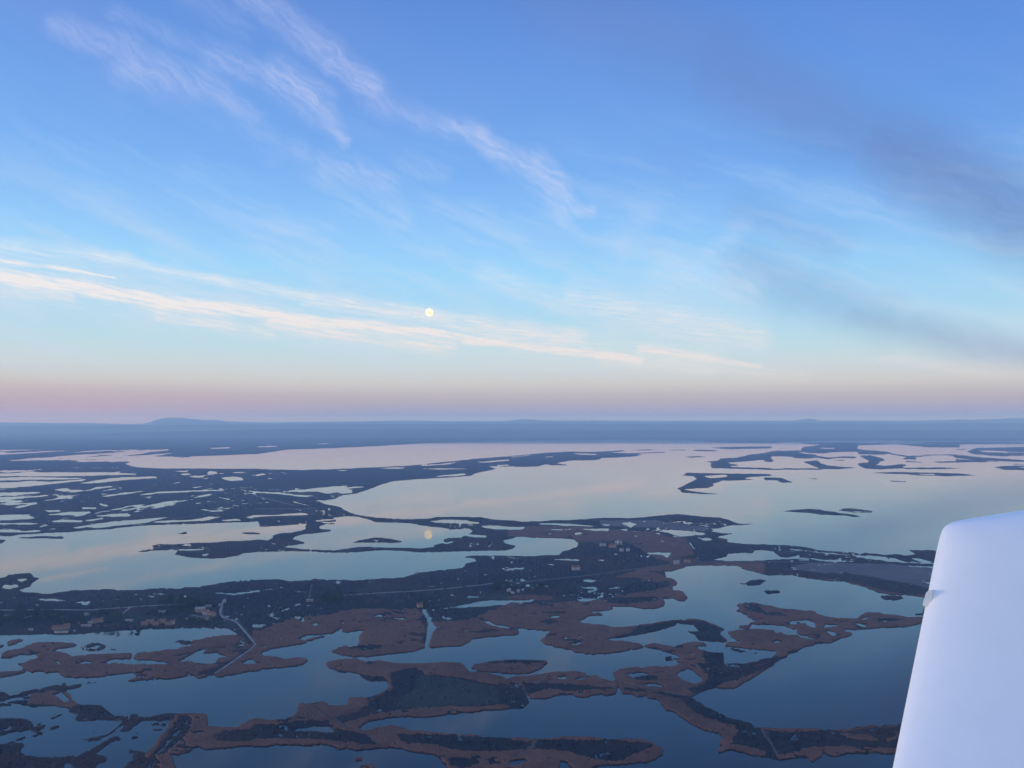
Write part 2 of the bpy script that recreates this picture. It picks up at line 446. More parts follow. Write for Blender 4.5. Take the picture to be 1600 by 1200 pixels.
w 0 900 : 1090,130 1150,120 1200,130 1260,130 1240,138 1180,139
w 0 900 : 828,146 880,138 905,145
w 0 900 : 530,230 545,230 553,243 540,246
w 0 900 : 510,307 585,307 580,312 515,312
w 0 900 : 342,347 420,345 428,354 350,354
w 0 900 : 445,343 468,343 470,348
w 0 900 : 775,276 830,276 825,282
w 0 900 : 20,56 100,56 120,66 30,78
w 0 900 : -5,158 25,158 20,163
w 0 900 : 1575,308 1610,302 1610,314
r 0 900 : 10,490 60,465 130,455 200,425 300,412 420,418 480,432 460,445 380,452 320,475 410,482 440,505 560,492 700,490 830,488 930,475 1100,458 1180,440 1200,405 1320,385 1420,370 1500,365 1560,430 1600,440 1520,490 1440,560 1360,620 1250,640 1200,612 1080,622 1000,632 850,625 830,610 760,610 640,625 500,637 400,627 380,602 320,605 260,590 200,600 140,585 148,568 130,550 230,515 240,495 200,490 120,495 70,510 10,515
w 0 900 : 620,552 720,515 830,520 980,530 1072,543 980,572 850,577 800,576 740,570 770,550 690,550
w 0 900 : 1108,541 1150,515 1200,490 1240,465 1292,455 1265,485 1360,480 1455,508 1360,515 1350,545 1290,552 1180,537
w 0 900 : 450,562 540,530 602,540 560,555 480,564
w 0 900 : 330,530 360,530 392,550 370,553
w 0 900 : 228,526 270,520 252,531
w 0 900 : 955,485 1030,487 1000,493
w 0 900 : 1068,501 1170,490 1150,506
w 0 900 : 1375,450 1410,444 1412,457 1330,455
w 0 900 : 1485,432 1530,425 1552,440 1500,441
w 0 900 : 1495,400 1530,410 1540,425 1510,420
w 0 900 : 600,580 740,572 762,582 640,589
w 0 900 : 415,553 440,558 430,566
w 0 900 : 940,512 990,515 970,520
w 0 900 : 826,488 846,488 838,520 822,520
w 0 900 : 1145,552 1190,552 1170,560
w 0 900 : 1000,612 1085,608 1060,620
w 0 900 : 300,568 330,572 310,576
r 0 900 : -20,433 30,434 12,450 -20,458
r 0 900 : 48,412 130,393 152,404 100,425 52,437
d 0 900 : 110,545 147,547 122,559
r 0 900 : -20,605 80,600 162,597 80,625 -20,640
d 0 900 : 510,450 560,425 600,418 640,425 662,440 640,462 560,471 520,463
w 0 900 : 540,452 600,434 636,444 590,458
d 0 900 : 1060,420 1130,402 1205,404 1190,428 1140,432 1100,414
d 0 900 : 680,455 720,455 740,464 690,460
d 0 900 : 1240,628 1260,600 1420,540 1500,500 1590,430 1600,440 1520,500 1340,600 1255,630
d 0 900 : 1440,330 1500,345 1610,425 1590,440 1500,380
r 0 900 : 1600,432 1640,430 1640,590 1480,600 1400,625 1340,612 1430,560 1520,490
w 0 900 : 1500,535 1560,522 1640,527 1660,545 1620,560 1520,551
r 400 900 : -20,140 1640,140 1640,366 1450,381 1340,400 1340,412 1290,435 1200,442 1080,448 1060,450 1000,465 900,482 800,490 700,503 620,505 540,495 460,470 490,462 520,450 570,435 575,445 600,440 640,435 645,405 640,380 682,342 630,342 570,355 530,345 540,320 490,350 450,375 360,400 300,420 230,435 130,448 80,460 40,480 -20,500
D 400 900 : -20,130 1640,130 1640,150 1400,245 1340,272 1160,275 1100,300 1060,250 1000,206 640,208 540,215 500,240 420,250 240,258 150,300 60,330 -20,345
G 400 900 : 1080,185 1250,165 1400,130 1640,105 1640,150 1400,155 1200,195
G 0 900 : 1310,275 1460,285 1480,315 1330,318
G 0 900 : 600,235 860,225 900,290 740,300 600,270
D 400 900 : 640,450 800,435 780,455 660,472
D 400 900 : 860,415 960,405 900,427
D 400 900 : 1330,350 1480,330 1550,340 1450,356 1350,362
D 400 900 : 830,213 980,240 900,243
D 400 900 : 1020,255 1060,250 1075,320 1055,425 1030,425 1060,330
D 400 900 : 1110,255 1340,262 1340,280 1130,290
w 400 900 : 1005,211 1072,211 1065,224 1092,260 1112,300 1137,320 1104,350 1090,390 1082,450 1060,447 1058,400 1068,330 1076,300 1062,250 1038,227
w 400 900 : 733,248 780,241 800,255 750,258
w 400 900 : 853,264 900,261 968,271 910,276
w 400 900 : 338,300 380,293 414,303 370,313
w 400 900 : 238,262 270,251 292,262 260,271
w 400 900 : 258,286 290,277 300,285
w 400 900 : -20,300 50,298 67,310 30,326 -20,322
w 400 900 : 272,392 320,370 400,368 460,361 467,373 400,379 340,391 280,402
w 400 900 : 298,403 342,401 332,411
w 400 900 : 1168,260 1210,254 1237,268 1190,273
w 400 900 : 1423,282 1460,277 1500,300 1640,322 1640,333 1530,326 1450,300
w 400 900 : 1283,338 1330,334 1337,344 1300,349
w 400 900 : 1070,201 1200,199 1300,180 1400,157 1480,151 1620,154 1640,165 1620,172 1500,186 1400,191 1200,204
w 400 900 : 1303,141 1340,124 1350,130 1410,126 1402,133 1320,143
w 400 900 : 1193,117 1247,121 1240,128
w 400 900 : 1050,65 1110,61 1118,67
w 400 900 : 228,180 270,171 282,185 240,189
w 400 900 : 155,215 210,197 218,207 170,216
w 400 900 : 300,181 328,179 328,188
w 400 900 : 58,185 97,184 90,192
w 400 900 : 573,232 592,229 592,241
w 400 900 : 536,286 556,290 550,302 540,298
w 400 900 : 1048,112 1062,112 1060,118
w 400 900 : 40,435 70,432 72,445 45,444
w 400 900 : 1150,43 1165,43 1163,48
w 400 900 : 1232,17 1272,16 1265,23
r 400 900 : -20,506 60,500 140,510 180,522 250,512 310,515 327,530 290,550 220,560 160,575 40,580 -20,586
w 400 900 : -20,528 40,545 20,558 -20,561
r 400 900 : 443,548 480,530 560,520 640,522 680,535 780,530 850,545 1000,555 1045,575 1090,550 1180,540 1270,545 1310,570 1340,600 1440,608 1560,640 1600,660 700,660 640,612 560,590 500,580 448,570
D 400 900 : 560,600 700,570 900,560 1050,580 1100,600 1300,650 560,660
r 400 900 : 1348,570 1400,550 1450,535 1640,523 1640,610 1500,603 1400,592
D 400 900 : 1430,545 1640,528 1640,560 1450,565
r 800 900 : -20,-30 960,-30 960,5 1010,20 1035,40 1030,62 1000,62 1005,88 1070,95 1097,135 1080,157 1030,150 1010,138 935,142 958,160 945,190 880,205 820,207 740,192 620,192 632,210 560,220 480,222 560,235 566,248 480,248 465,265 415,280 430,295 500,300 560,305 620,322 740,318 800,305 880,300 950,285 1040,275 1120,270 1200,280 1280,310 1327,335 1300,360 1342,400 1337,415 1280,410 1180,405 1150,370 1090,345 1180,351 1150,320 1140,305 1040,300 960,330 880,350 760,375 600,395 560,400 650,405 760,415 810,425 815,438 880,420 940,430 1010,447 1060,430 1110,415 1200,420 1228,432 1150,445 1180,465 1250,475 1315,480 1332,520 1312,555 1420,567 1480,542 1560,522 1640,514 1640,562 1560,600 1400,700 640,700 636,600 680,590 760,570 830,580 870,565 950,570 1060,560 1100,550 1050,540 1000,522 1060,516 1040,495 980,480 870,450 820,440 805,455 740,465 600,485 480,490 400,475 340,455 250,440 200,425 178,400 215,380 210,365 240,348 150,335 60,325 -20,325
D 800 900 : -20,-30 960,-30 980,10 1000,60 900,90 700,120 540,150 400,160 260,170 -20,182
R 800 900 : -20,130 100,120 250,130 255,150 140,152 -20,178
R 800 900 : 620,10 800,-35 900,-20 1000,30 900,40 780,10
D 800 900 : 560,395 740,360 760,330 880,305 1040,278 1200,285 1320,335 1300,365 1342,412 1180,405 1100,345 1180,351 1140,305 1040,300 880,350 700,385
D 800 900 : 1190,475 1312,480 1330,520 1312,558 1420,567 1560,522 1640,516 1640,562 1500,615 1400,660 1100,660 1150,580 1220,560 1190,510
D 800 900 : 190,225 340,220 350,235 230,242
D 800 900 : 170,285 240,268 300,285 230,307
D 800 900 : 1010,435 1070,435 1070,455 1010,456
D 800 900 : 550,140 900,128 930,150 700,180 600,170
R 800 900 : 560,350 740,320 760,335 740,358 600,392 540,392
w 800 900 : -20,151 60,152 142,141 130,158 60,166 -20,168
w 800 900 : 402,148 470,138 542,142 500,156 430,162
w 800 900 : 428,26 480,20 552,30 470,41
w 800 900 : 418,70 520,67 530,72 480,83
w 800 900 : 578,78 680,64 690,70 640,82
w 800 900 : 78,66 150,60 130,73
w 800 900 : 180,62 230,64 220,70
w 800 900 : 228,256 270,244 320,258 260,266
w 800 900 : 348,428 390,419 442,412 430,429 380,436
w 800 900 : 298,382 350,388 362,394 310,395
w 800 900 : 413,375 452,375 430,384
w 800 900 : 18,244 42,246 35,252
w 800 900 : 1033,292 1050,290 1047,302 1036,302
w 800 900 : 585,352 608,351 606,360
w 800 900 : 470,226 560,230 500,236
w 800 900 : 1080,480 1142,485 1130,493
w 800 900 : 1060,520 1152,520 1140,531
w 800 900 : 785,28 862,21 850,30
w 800 900 : 1082,582 1120,600 1112,608 1075,600
d 800 900 : 960,508 1005,505 990,520 1050,512 1040,525 965,532
r 800 900 : -20,330 30,335 44,350 30,363 -20,367
r 800 900 : -20,528 100,525 200,527 228,545 190,575 120,608 -20,614
D 800 900 : -20,528 200,527 215,548 180,556 -20,558
d 800 900 : 1422,48 1460,45 1490,25 1560,21 1594,32 1555,43 1555,58 1480,59
d 800 900 : 1574,96 1600,82 1620,90 1660,88 1678,98 1660,111 1600,112
r 800 900 : 1395,185 1440,168 1530,170 1640,193 1640,302 1560,305 1500,302 1480,330 1420,320 1425,311 1480,308 1500,290 1540,285 1560,278 1500,275 1460,245 1430,225 1398,218 1405,208 1435,208 1420,195
D 800 900 : 1450,180 1540,175 1560,215 1640,235 1640,250 1500,225 1455,200
r 800 900 : 1353,355 1400,340 1500,332 1640,340 1640,470 1500,455 1420,448 1330,435 1350,415 1400,418 1440,430 1400,400
d 800 900 : 1320,445 1400,455 1462,470 1440,478 1380,464
d 800 900 : 1488,480 1532,478 1525,488
d 800 900 : 1415,550 1470,546 1440,560
d 800 900 : 1335,515 1365,518 1345,522
d 800 900 : 920,490 945,488 935,495
w 800 900 : 1490,255 1520,260 1500,268
r 1200 900 : -20,192 60,200 120,208 200,215 290,225 310,240 380,258 420,262 480,265 560,268 600,235 640,228 700,232 720,240 800,245 880,258 1800,262 1800,290 1000,292 940,300 860,318 700,322 650,325 600,335 520,335 490,330 480,345 532,360 520,370 470,385 430,405 370,425 320,422 260,440 220,445 180,475 130,487 110,512 -20,562 -20,338 60,360 80,352 120,370 190,375 240,395 310,412 310,400 240,375 190,365 178,350 195,340 150,325 80,310 -20,299
w 1200 900 : 128,290 160,277 260,279 297,290 292,318 322,328 270,323 230,300 148,305
d 1200 900 : 175,290 215,288 230,294 190,298
w 1200 900 : 343,326 370,301 430,308 442,318 390,323
w 1200 900 : 333,342 380,339 432,355 420,377 388,376 380,358
w 1200 900 : 448,286 490,284 503,300 470,296
w 1200 900 : 528,298 570,294 624,312 600,322 560,308
w 1200 900 : 413,277 452,280 430,288
w 1200 900 : 573,272 640,253 622,268 590,276
w 1200 900 : 28,411 60,404 108,412 70,421 45,423
w 1200 900 : -20,468 62,470 50,490 20,512 -20,512
D 1200 900 : 680,265 760,262 860,275 760,290 690,287
D 1200 900 : -20,225 60,228 130,245 120,255 60,250 -20,252
D 1200 900 : -20,520 110,500 130,490 110,515 -20,565
d 1200 900 : 698,125 740,122 820,125 850,138 800,153 720,149
d 1200 900 : 905,238 960,235 975,200 1200,190 1200,250 940,246
r 0 1040 : -20,42 60,40 140,30 168,38 100,55 40,70 -20,78
r 0 1040 : 130,-5 150,22 200,36 250,36 300,46 330,36 390,36 370,55 420,68 470,76 560,76 640,68 700,60 760,52 830,45 845,62 900,68 780,96 830,98 900,90 1000,83 1100,79 1180,62 1240,58 1330,30 1400,-5
w 0 1040 : 780,52 835,50 840,66 890,70 800,90 760,75
r 0 1040 : 1340,66 1370,50 1430,30 1500,-5 1640,-5 1640,20 1480,50 1380,69
d 0 1040 : 1240,62 1255,40 1420,-10 1460,-10 1340,55 1250,72
d 0 1040 : -20,165 30,170 60,190 110,180 190,150 240,145 330,128 420,124 500,115 513,128 460,146 400,150 440,180 450,225 500,245 640,250 652,265 690,300 720,318 790,315 800,345 730,342 640,337 560,346 480,352 470,330 490,300 430,292 450,264 390,260 330,250 200,262 150,247 60,250 -20,258
R 0 1040 : 200,185 330,160 440,175 450,225 500,248 440,262 300,245 160,242
w 0 1040 : -20,232 60,205 130,195 190,180 195,186 130,215 60,226 -20,245
w 0 1040 : 332,180 380,165 420,190 432,222 400,237 370,207
d 0 1040 : 375,112 410,102 402,120
d 0 1040 : 538,105 605,105 602,111 542,113
d 0 1040 : 645,97 665,97 662,103
d 0 1040 : 765,318 800,318 790,360 700,425 620,462 560,477 518,477 530,460 600,453 680,425 755,372
d 0 1040 : 815,305 860,303 865,325 940,318 1060,300 1140,300 1300,300 1302,385 1420,388 1480,385 1560,345 1640,332 1640,495 1500,508 1280,520 1240,505 1215,510 1190,540 1150,552 1060,560 1087,580 1087,620 1110,650 770,650 800,610 850,590 820,570 880,560 800,545 810,530 880,540 910,545 960,500 1050,390 1060,350 1000,345 900,345 860,365 800,410 748,411 790,360 805,340
R 0 1040 : 1130,302 1300,300 1302,385 1430,390 1640,336 1640,390 1400,410 1330,450 1400,480 1640,478 1640,500 1280,522 1215,510 1150,552 1030,558 1140,470 1190,400 1165,440 1210,330
R 0 1040 : 1100,310 900,560 930,580 1140,310
R 0 1040 : 960,560 1080,560 1087,620 1110,650 960,650 1000,600
w 0 1040 : 1138,376 1187,328 1165,368
w 0 1040 : 980,548 1120,400 1118,415 1000,550
w 0 1040 : 1015,545 1100,482 1137,470 1060,522
w 0 1040 : 1193,415 1282,407 1270,421 1210,429
w 0 1040 : 915,645 942,600 932,645
w 0 1040 : 948,640 985,590 975,590 940,640
d 0 1040 : -20,500 60,495 130,485 152,500 125,540 150,562 250,577 400,574 500,560 560,535 640,480 700,445 750,448 762,465 700,475 650,510 600,550 672,580 660,600 620,605 588,650 -20,650
w 0 1040 : 405,618 440,613 458,645 402,645
d 0 1040 : -20,335 140,330 190,345 212,375 180,400 130,412 60,420 -20,442
w 0 1040 : 60,373 77,395 50,411 -20,406 -20,399 50,395
w 0 1040 : 110,400 135,398 130,406 115,406
d 0 1040 : 180,395 230,375 290,375 270,395 240,405 277,425 240,440 190,451 178,440 220,430 225,415 190,410
d 0 1040 : 308,386 360,378 377,388 330,401
d 0 1040 : -20,505 60,480 140,443 182,445 80,491 -20,515
d 0 1040 : 228,372 282,344 245,373
d 0 1040 : 308,335 382,300 387,308 330,337
d 0 1040 : 915,408 1000,400 1025,395 1000,410
d 0 1040 : 930,370 980,363 1035,365 1045,382 990,375
d 0 1040 : 818,446 860,440 867,452 822,456
d 0 1040 : 838,420 870,424 845,431
d 0 1040 : 570,415 595,418 580,424
d 0 1040 : 415,285 500,250 515,255 430,292
r 400 1040 : -20,-10 270,-10 250,2 180,12 60,20 -20,23
r 400 1040 : 445,-10 500,22 560,35 650,52 720,65 800,70 825,100 832,125 810,160 760,185 690,200 580,205 572,245 520,260 460,250 440,230 400,228 340,240 270,245 262,285 240,310 180,335 100,345 -20,335 -20,508 60,508 130,492 240,495 300,498 380,490 480,500 515,528 560,515 620,525 680,522 760,512 860,512 960,530 1060,552 1130,560 1160,600 1180,610 1200,650 1640,650 1640,455 1500,452 1380,440 1260,435 1100,420 960,405 940,390 850,380 760,390 700,410 670,415 640,385 690,360 710,345 860,325 960,320 1080,320 1200,305 1400,285 1640,266 1640,100 1560,102 1480,85 1380,55 1330,35 1290,-10
D 400 1040 : 840,60 900,30 1000,10 1060,60 1300,80 1480,120 1640,120 1640,240 1400,262 1200,260 960,275 700,318 600,345 540,370 480,330 650,290 700,245 740,205 860,155
G 400 1040 : 1000,60 1300,95 1500,135 1520,240 1200,255 900,280 860,230 1000,150
D 400 1040 : -20,375 100,372 250,345 350,340 460,350 500,400 700,430 760,500 620,490 420,468 240,462 -20,465
D 400 1040 : 880,430 1000,428 1250,440 1640,460 1640,540 1400,545 1230,530 1100,495 950,490 900,470
D 400 1040 : 1210,580 1280,572 1380,590 1405,615 1300,650 1200,628
w 400 1040 : 178,409 250,399 350,379 450,378 512,409 460,419 380,412 300,411 240,416
w 400 1040 : 1480,600 1540,610 1500,622
d 400 1040 : 485,30 530,28 572,45 500,41
r 400 1040 : 618,580 660,574 668,588 630,593
r 400 1040 : 655,632 700,620 740,624 755,650 640,650
r 400 1040 : 1360,-10 1440,24 1500,34 1640,48 1640,-10
d 400 1040 : 1450,38 1480,40 1465,46
r 800 1040 : -20,-10 215,-10 205,10 160,36 80,52 -20,53
d 800 1040 : -20,105 30,105 60,140 100,190 105,232 70,266 -20,272
r 800 1040 : -20,80 100,65 200,55 280,36 320,45 370,37 440,45 470,65 530,65 570,90 652,105 657,125 648,182 590,186 560,175 490,186 480,196 400,196 385,180 330,180 270,190 210,206 120,202 100,180 60,130 -20,100
D 800 1040 : 60,105 400,122 640,140 640,152 500,154 400,162 230,150 110,182 80,150
w 800 1040 : 218,70 242,67 240,81 225,81
w 800 1040 : 278,72 320,65 348,68 342,91 288,89
w 800 1040 : 388,80 440,74 447,96 400,96
w 800 1040 : 415,165 440,165 435,188 420,188
r 800 1040 : 676,108 800,115 900,122 1000,130 1075,155 1112,196 1200,245 1340,325 1500,362 1550,392 1640,397 1640,577 1560,565 1400,535 1370,525 1300,545 1288,530 1322,500 1300,490 1322,455 1290,420 1210,405 1130,370 1060,320 1010,285 960,275 930,240 910,210 840,200 850,186 800,195 770,190 760,180 684,180
D 800 1040 : 690,135 830,152 850,172 700,165
D 800 1040 : 830,155 1050,185 1115,202 1200,250 1340,325 1500,365 1640,440 1640,527 1500,520 1350,495 1380,460 1420,420 1400,380 1250,345 1150,300 1080,240 1050,210 900,178
r 800 1040 : 638,45 680,22 760,15 850,20 900,8 1000,12 1060,-10 1600,-10 1470,25 1380,65 1330,110 1250,142 1150,182 1115,202 1075,155 1000,140 900,122 800,105 770,100 720,100 660,72
D 800 1040 : 1300,-10 1560,-10 1470,25 1380,65 1330,110 1250,140 1150,178 1090,150 1200,118 1230,60 1150,-10
w 800 1040 : 713,52 790,42 862,50 850,60 790,65 760,85 728,66
D 800 1040 : 765,75 800,58 900,62 932,90 880,98 780,96
D 800 1040 : 890,40 960,38 975,46 900,52
w 800 1040 : 1028,55 1060,25 1080,30 1095,18 1130,30 1182,70 1192,100 1120,117 1060,90
w 800 1040 : 788,105 860,110 962,130 940,141 850,130
w 800 1040 : 1330,-4 1422,-4 1420,10 1340,8
r 800 1040 : -20,458 120,458 200,462 330,450 480,452 600,465 720,462 800,470 870,482 912,510 947,520 940,560 870,597 740,610 640,620 500,634 488,650 -20,650
D 800 1040 : -20,475 120,478 90,522 -20,540
D 800 1040 : 150,476 300,465 500,470 720,475 830,482 890,505 820,540 760,560 700,596 600,600 480,577 350,550 250,532 130,532
w 800 1040 : -20,600 80,578 90,600 30,627 -20,632
w 800 1040 : 298,600 345,604 382,645 300,645
d 1200 1040 : -20,396 200,400 400,402 500,405 560,385 700,375 835,368 1800,362 1800,545 780,545 700,550 500,545 460,560 420,574 380,560 350,545 310,590 280,602 250,577 150,580 60,588 -20,577
R 1200 1040 : -20,396 400,402 500,405 640,380 1800,362 1800,385 840,380 640,395 500,414 200,417 -20,412
R 1200 1040 : 60,560 200,545 220,518 450,510 560,520 1800,530 1800,546 780,545 500,545 420,574 350,545 280,602 250,577 60,588
R 1200 1040 : 450,430 620,440 700,470 640,476 520,462
R 1200 1040 : 760,390 800,400 790,450 700,480 760,482 830,430
"""

# narrow things: "kind width ox oy : points"  (w water channel, t unpaved track, o main road)
LINES = """
w 5 400 900 : -10,93 90,80 150,70 190,76 240,95 330,103
w 6 400 900 : 115,195 95,245 130,272
w 4 400 900 : 160,185 130,220
w 4 400 1040 : 1085,45 1180,75 1262,88
w 3 400 1040 : 1320,85 1400,118
w 5 800 1040 : 655,100 665,130 680,185
w 5 800 1040 : 60,135 95,180 105,200
w 8 0 1040 : 170,430 200,410 215,415 180,445 60,490
w 5 400 780 : 425,68 424,100
w 4 400 780 : 450,95 480,105
w 4 400 780 : 1452,300 1480,268
w 3 640 890 : 945,205 1010,250
w 3 640 890 : 975,200 1022,238
w 3 800 780 : 230,385 250,378
t 16 0 900 : 1400,150 1385,190 1375,240 1402,266
t 14 0 900 : 1402,266 1470,282 1500,312 1550,370 1598,428
t 11 0 900 : 1598,428 1560,465 1500,505 1430,555 1340,612
t 8 0 900 : 755,245 815,197
t 7 0 900 : 130,272 200,250
t 5 0 900 : -10,215 300,212 550,215 900,190 1180,175
b 8 400 900 : 350,50 340,90 330,150
t 5 400 780 : -10,60 380,60
t 5 400 900 : 540,122 800,106 1000,96 1200,80 1400,58 1605,32
b 7 400 1040 : 340,240 480,330 560,385 680,420 790,505
b 6 1200 1040 : -10,440 20,490 68,580
b 6 800 1040 : 1560,400 1600,470
b 5 800 1040 : 0,92 300,108 640,128
b 5 800 1040 : 690,118 900,155 1090,190
b 8 800 1040 : 150,470 120,520 0,580
t 6 400 640 : 0,540 240,600
o 6 800 780 : -10,524 250,500 500,476 750,440 1030,404 1200,394 1600,390 2000,402 2620,432
b 5 800 900 : 500,155 700,128 900,102
b 4 800 780 : 420,270 600,262 800,250
"""

# buildings: X, Y of the foot in the photograph, width, depth, wall height, turn, wall, roof, label, group
HOUSES = [
    (313, 956, 16, 9, 6.5, 8, 'cream', 'pale', "large cream farmhouse with a pale roof at the top of the farm cluster", 'f'),
    (322, 960, 9, 8, 6.0, -20, 'white', 'tile', "white gabled house in the middle of the farm cluster beside the lagoon", 'f'),
    (331, 962, 13, 8, 5.0, -35, 'stone', 'tile', "red-roofed stone house at the right edge of the farm cluster by the bent track", 'f'),
    (327, 968, 8, 7, 5.5, 15, 'white', 'tile', "narrow pale house nearest the lagoon at the right of the farm cluster", 'f'),
    (315, 968, 15, 9, 4.0, 5, 'stone', 'slate', "wide dark-roofed barn at the front of the farm cluster", 'f'),
    (304, 964, 9, 6, 3.2, -12, 'stone', 'slate', "low grey outbuilding at the left of the farm cluster", 'f'),
    (296, 968, 11, 5, 2.8, 4, 'cream', 'pale', "long low shed on the shore path left of the farm cluster", 'f'),
    (326, 948, 10, 5, 3.0, 3, 'stone', 'pale', "flat pale shed behind the farm cluster", 'f'),
    (226, 976, 10, 7, 4.0, 10, 'stone', 'tile', "leftmost brown house of the row along the lagoon shore", 'r'),
    (235, 974, 12, 7, 4.6, -5, 'cream', 'tile', "long tiled house second from the left in the shore row", 'r'),
    (244, 976, 9, 7, 4.2, 12, 'stone', 'tile', "brick coloured house in the middle of the shore row", 'r'),
    (254, 974, 9, 7, 6.0, -8, 'cream', 'tile', "tallest house of the shore row, right of its middle", 'r'),
    (263, 976, 9, 6, 3.6, 6, 'stone', 'tile', "low tiled house second from the right in the shore row", 'r'),
    (270, 975, 5, 6, 5.2, 0, 'white', 'tile', "narrow pale house at the right end of the shore row", 'r'),
    (253, 957, 12, 6, 3.0, 12, 'white', 'pale', "white roofed shed among the trees above the shore row", ''),
    (202, 970, 12, 5, 2.4, 2, 'white', 'pale', "low pale shed left of the shore row of houses", ''),
    (93, 983, 20, 9, 4.2, 14, 'stone', 'tile', "long red-tiled house at the lagoon edge on the far left", ''),
    (104, 982, 8, 8, 5.6, 14, 'cream', 'tile', "taller wing house at the right end of the long red-tiled house", ''),
    (96, 988, 20, 4, 2.2, 3, 'white', 'pale', "white flat-roofed lean-to in front of the long red-tiled house", ''),
    (152, 972, 17, 8, 4.5, 24, 'cream', 'tile', "cream house under trees right of the long red-tiled house", ''),
    (141, 974, 6, 5, 3.0, 10, 'white', 'pale', "small white annex beside the cream house under trees", ''),
    (135, 978, 16, 4, 2.2, 0, 'cream', 'pale', "long narrow greenhouse-like shed near the left shore", ''),
    (135, 961, 6, 6, 3.0, -30, 'white', 'pale', "small white square hut in the scrub above the cream house", ''),
    (48, 985, 6, 5, 3.0, 12, 'white', 'pale', "little white hut in the woods at the far left shore", ''),
    (8, 964, 8, 5, 3.0, 18, 'white', 'slate', "grey hut by the path at the far left", ''),
    (656, 948, 9, 8, 5.0, 20, 'cream', 'tile', "yellowish pump house at the head of the straight water channel", ''),
    (900, 890, 17, 11, 6.5, 4, 'white', 'tile', "solitary white house with red roof in the middle of the dark scrub", ''),
    (957, 855, 20, 12, 6.5, -6, 'cream', 'tile', "wide cream building of the distant farm at the edge of the brown reeds", 'd'),
    (968, 851, 11, 11, 11, 10, 'white', 'slate', "tall white silo-like building topmost in the distant farm", 'd'),
    (942, 853, 16, 8, 5, 5, 'white', 'pale', "white barn at the left of the distant farm", 'd'),
    (971, 861, 9, 8, 5, 0, 'white', 'pale', "small white shed nearest the camera in the distant farm", 'd'),
    (981, 861, 9, 8, 5, 0, 'white', 'pale', "small white shed at the right of the distant farm", 'd'),
    (1057, 881, 12, 9, 6, 0, 'white', 'pale', "small white house where the road meets the brown reeds", ''),
    (1074, 878, 14, 9, 5, 0, 'cream', 'tile', "cream house beside the road right of the small white house", ''),
    (795, 924, 7, 6, 4, 10, 'white', 'pale', "left white cabin beside the round grove in the middle of the land", 'c'),
    (801, 927, 5, 5, 3, -20, 'white', 'pale', "middle white cabin nearest the camera beside the round grove", 'c'),
    (810, 925, 6, 5, 3.5, 0, 'white', 'pale', "right white cabin beside the round grove in the middle of the land", 'c'),
    (345, 946, 7, 5, 3, 0, 'white', 'pale', "white shed at the top end of the bent pale track", ''),
    (351, 941, 4, 4, 4, 0, 'white', 'pale', "tiny white hut just above the top end of the bent pale track", ''),
    (484, 939, 12, 6, 3, 0, 'cream', 'pale', "pale shed at the lower end of the short straight track", ''),
]
HOUSE_GROUPS = {'f': "farm buildings by the bent track", 'r': "row of houses on the lagoon shore", 'd': "buildings of the distant farm", 'c': "white cabins by the grove"}

# woods: X, Y, half width, half height, count, tree kind, label, group
WOODS = [
    (60, 964, 42, 9, 26, 0, "dark evergreen tree in the wood at the far left of the shore", "far left wood"),
    (10, 968, 16, 8, 8, 1, "bushy tree at the left border of the far left wood", "trees at the left border"),
    (285, 945, 36, 7, 30, 0, "dark evergreen tree in the dense wood above the farm", "dense wood above the farm"),
    (262, 959, 28, 5, 14, 1, "dark round tree between the dense wood and the shore houses", "trees above the shore houses"),
    (304, 972, 30, 3, 10, 1, "low dark tree on the bank below the farm", "bank trees below the farm"),
    (165, 966, 24, 5, 10, 0, "dark tree around the cream house on the left", "trees round the cream house"),
    (108, 972, 22, 4, 10, 1, "dark tree behind the long red-tiled house", "trees behind the red-tiled house"),
    (180, 984, 34, 2, 12, 2, "thin bare tree along the lagoon edge left of the row of houses", "bare trees along the lagoon edge"),
    (518, 936, 17, 10, 18, 0, "dark evergreen tree in the grove right of the straight track", "grove right of the straight track"),
    (592, 940, 54, 8, 46, 2, "bare dark tree in the rectangular plantation", "rectangular plantation"),
    (783, 919, 15, 5, 16, 0, "dark evergreen tree in the round grove by the white cabins", "round grove by the cabins"),
    (850, 922, 50, 8, 22, 1, "dark tree scattered in the scrub right of the white cabins", "trees right of the cabins"),
    (962, 852, 22, 3, 10, 1, "dark tree among the distant farm buildings", "trees of the distant farm"),
    (1085, 874, 14, 3, 8, 1, "dark tree beside the road houses", "trees by the road houses"),
    (655, 944, 6, 2, 3, 1, "dark tree behind the yellowish pump house", "trees by the pump house"),
]

# ------------------------------------------------------------------ rasters of the survey
SX, SY, Y0, Y1 = 2, 3, 640, 1216
RW, RH = 1600 * SX, (Y1 - Y0) * SY


def fill(arr, pts, val):
    p = [((x) * SX, (y - Y0) * SY) for x, y in pts]
    ys = [q[1] for q in p]
    r0, r1 = max(0, int(math.ceil(min(ys) - 0.5))), min(RH - 1, int(math.floor(max(ys) - 0.5)))
    e = [(a, b) for a, b in zip(p, p[1:] + p[:1]) if a[1] != b[1]]
    for r in range(r0, r1 + 1):
        yc = r + 0.5
        xs = sorted(a[0] + (yc - a[1]) * (b[0] - a[0]) / (b[1] - a[1]) for a, b in e if (a[1] <= yc) != (b[1] <= yc))
        for k in range(0, len(xs) - 1, 2):
            i0, i1 = max(0, int(round(xs[k]))), min(RW, int(round(xs[k + 1])))
            if i1 > i0:
                if isinstance(val, tuple):
                    seg = arr[r, i0:i1]
                    seg[seg > 0] = val[0]
                else:
                    arr[r, i0:i1] = val


def parse_pts(s, ox, oy):
    return [(ox + float(a) / 4, oy + float(b) / 4) for a, b in (t.split(',') for t in s.split())]


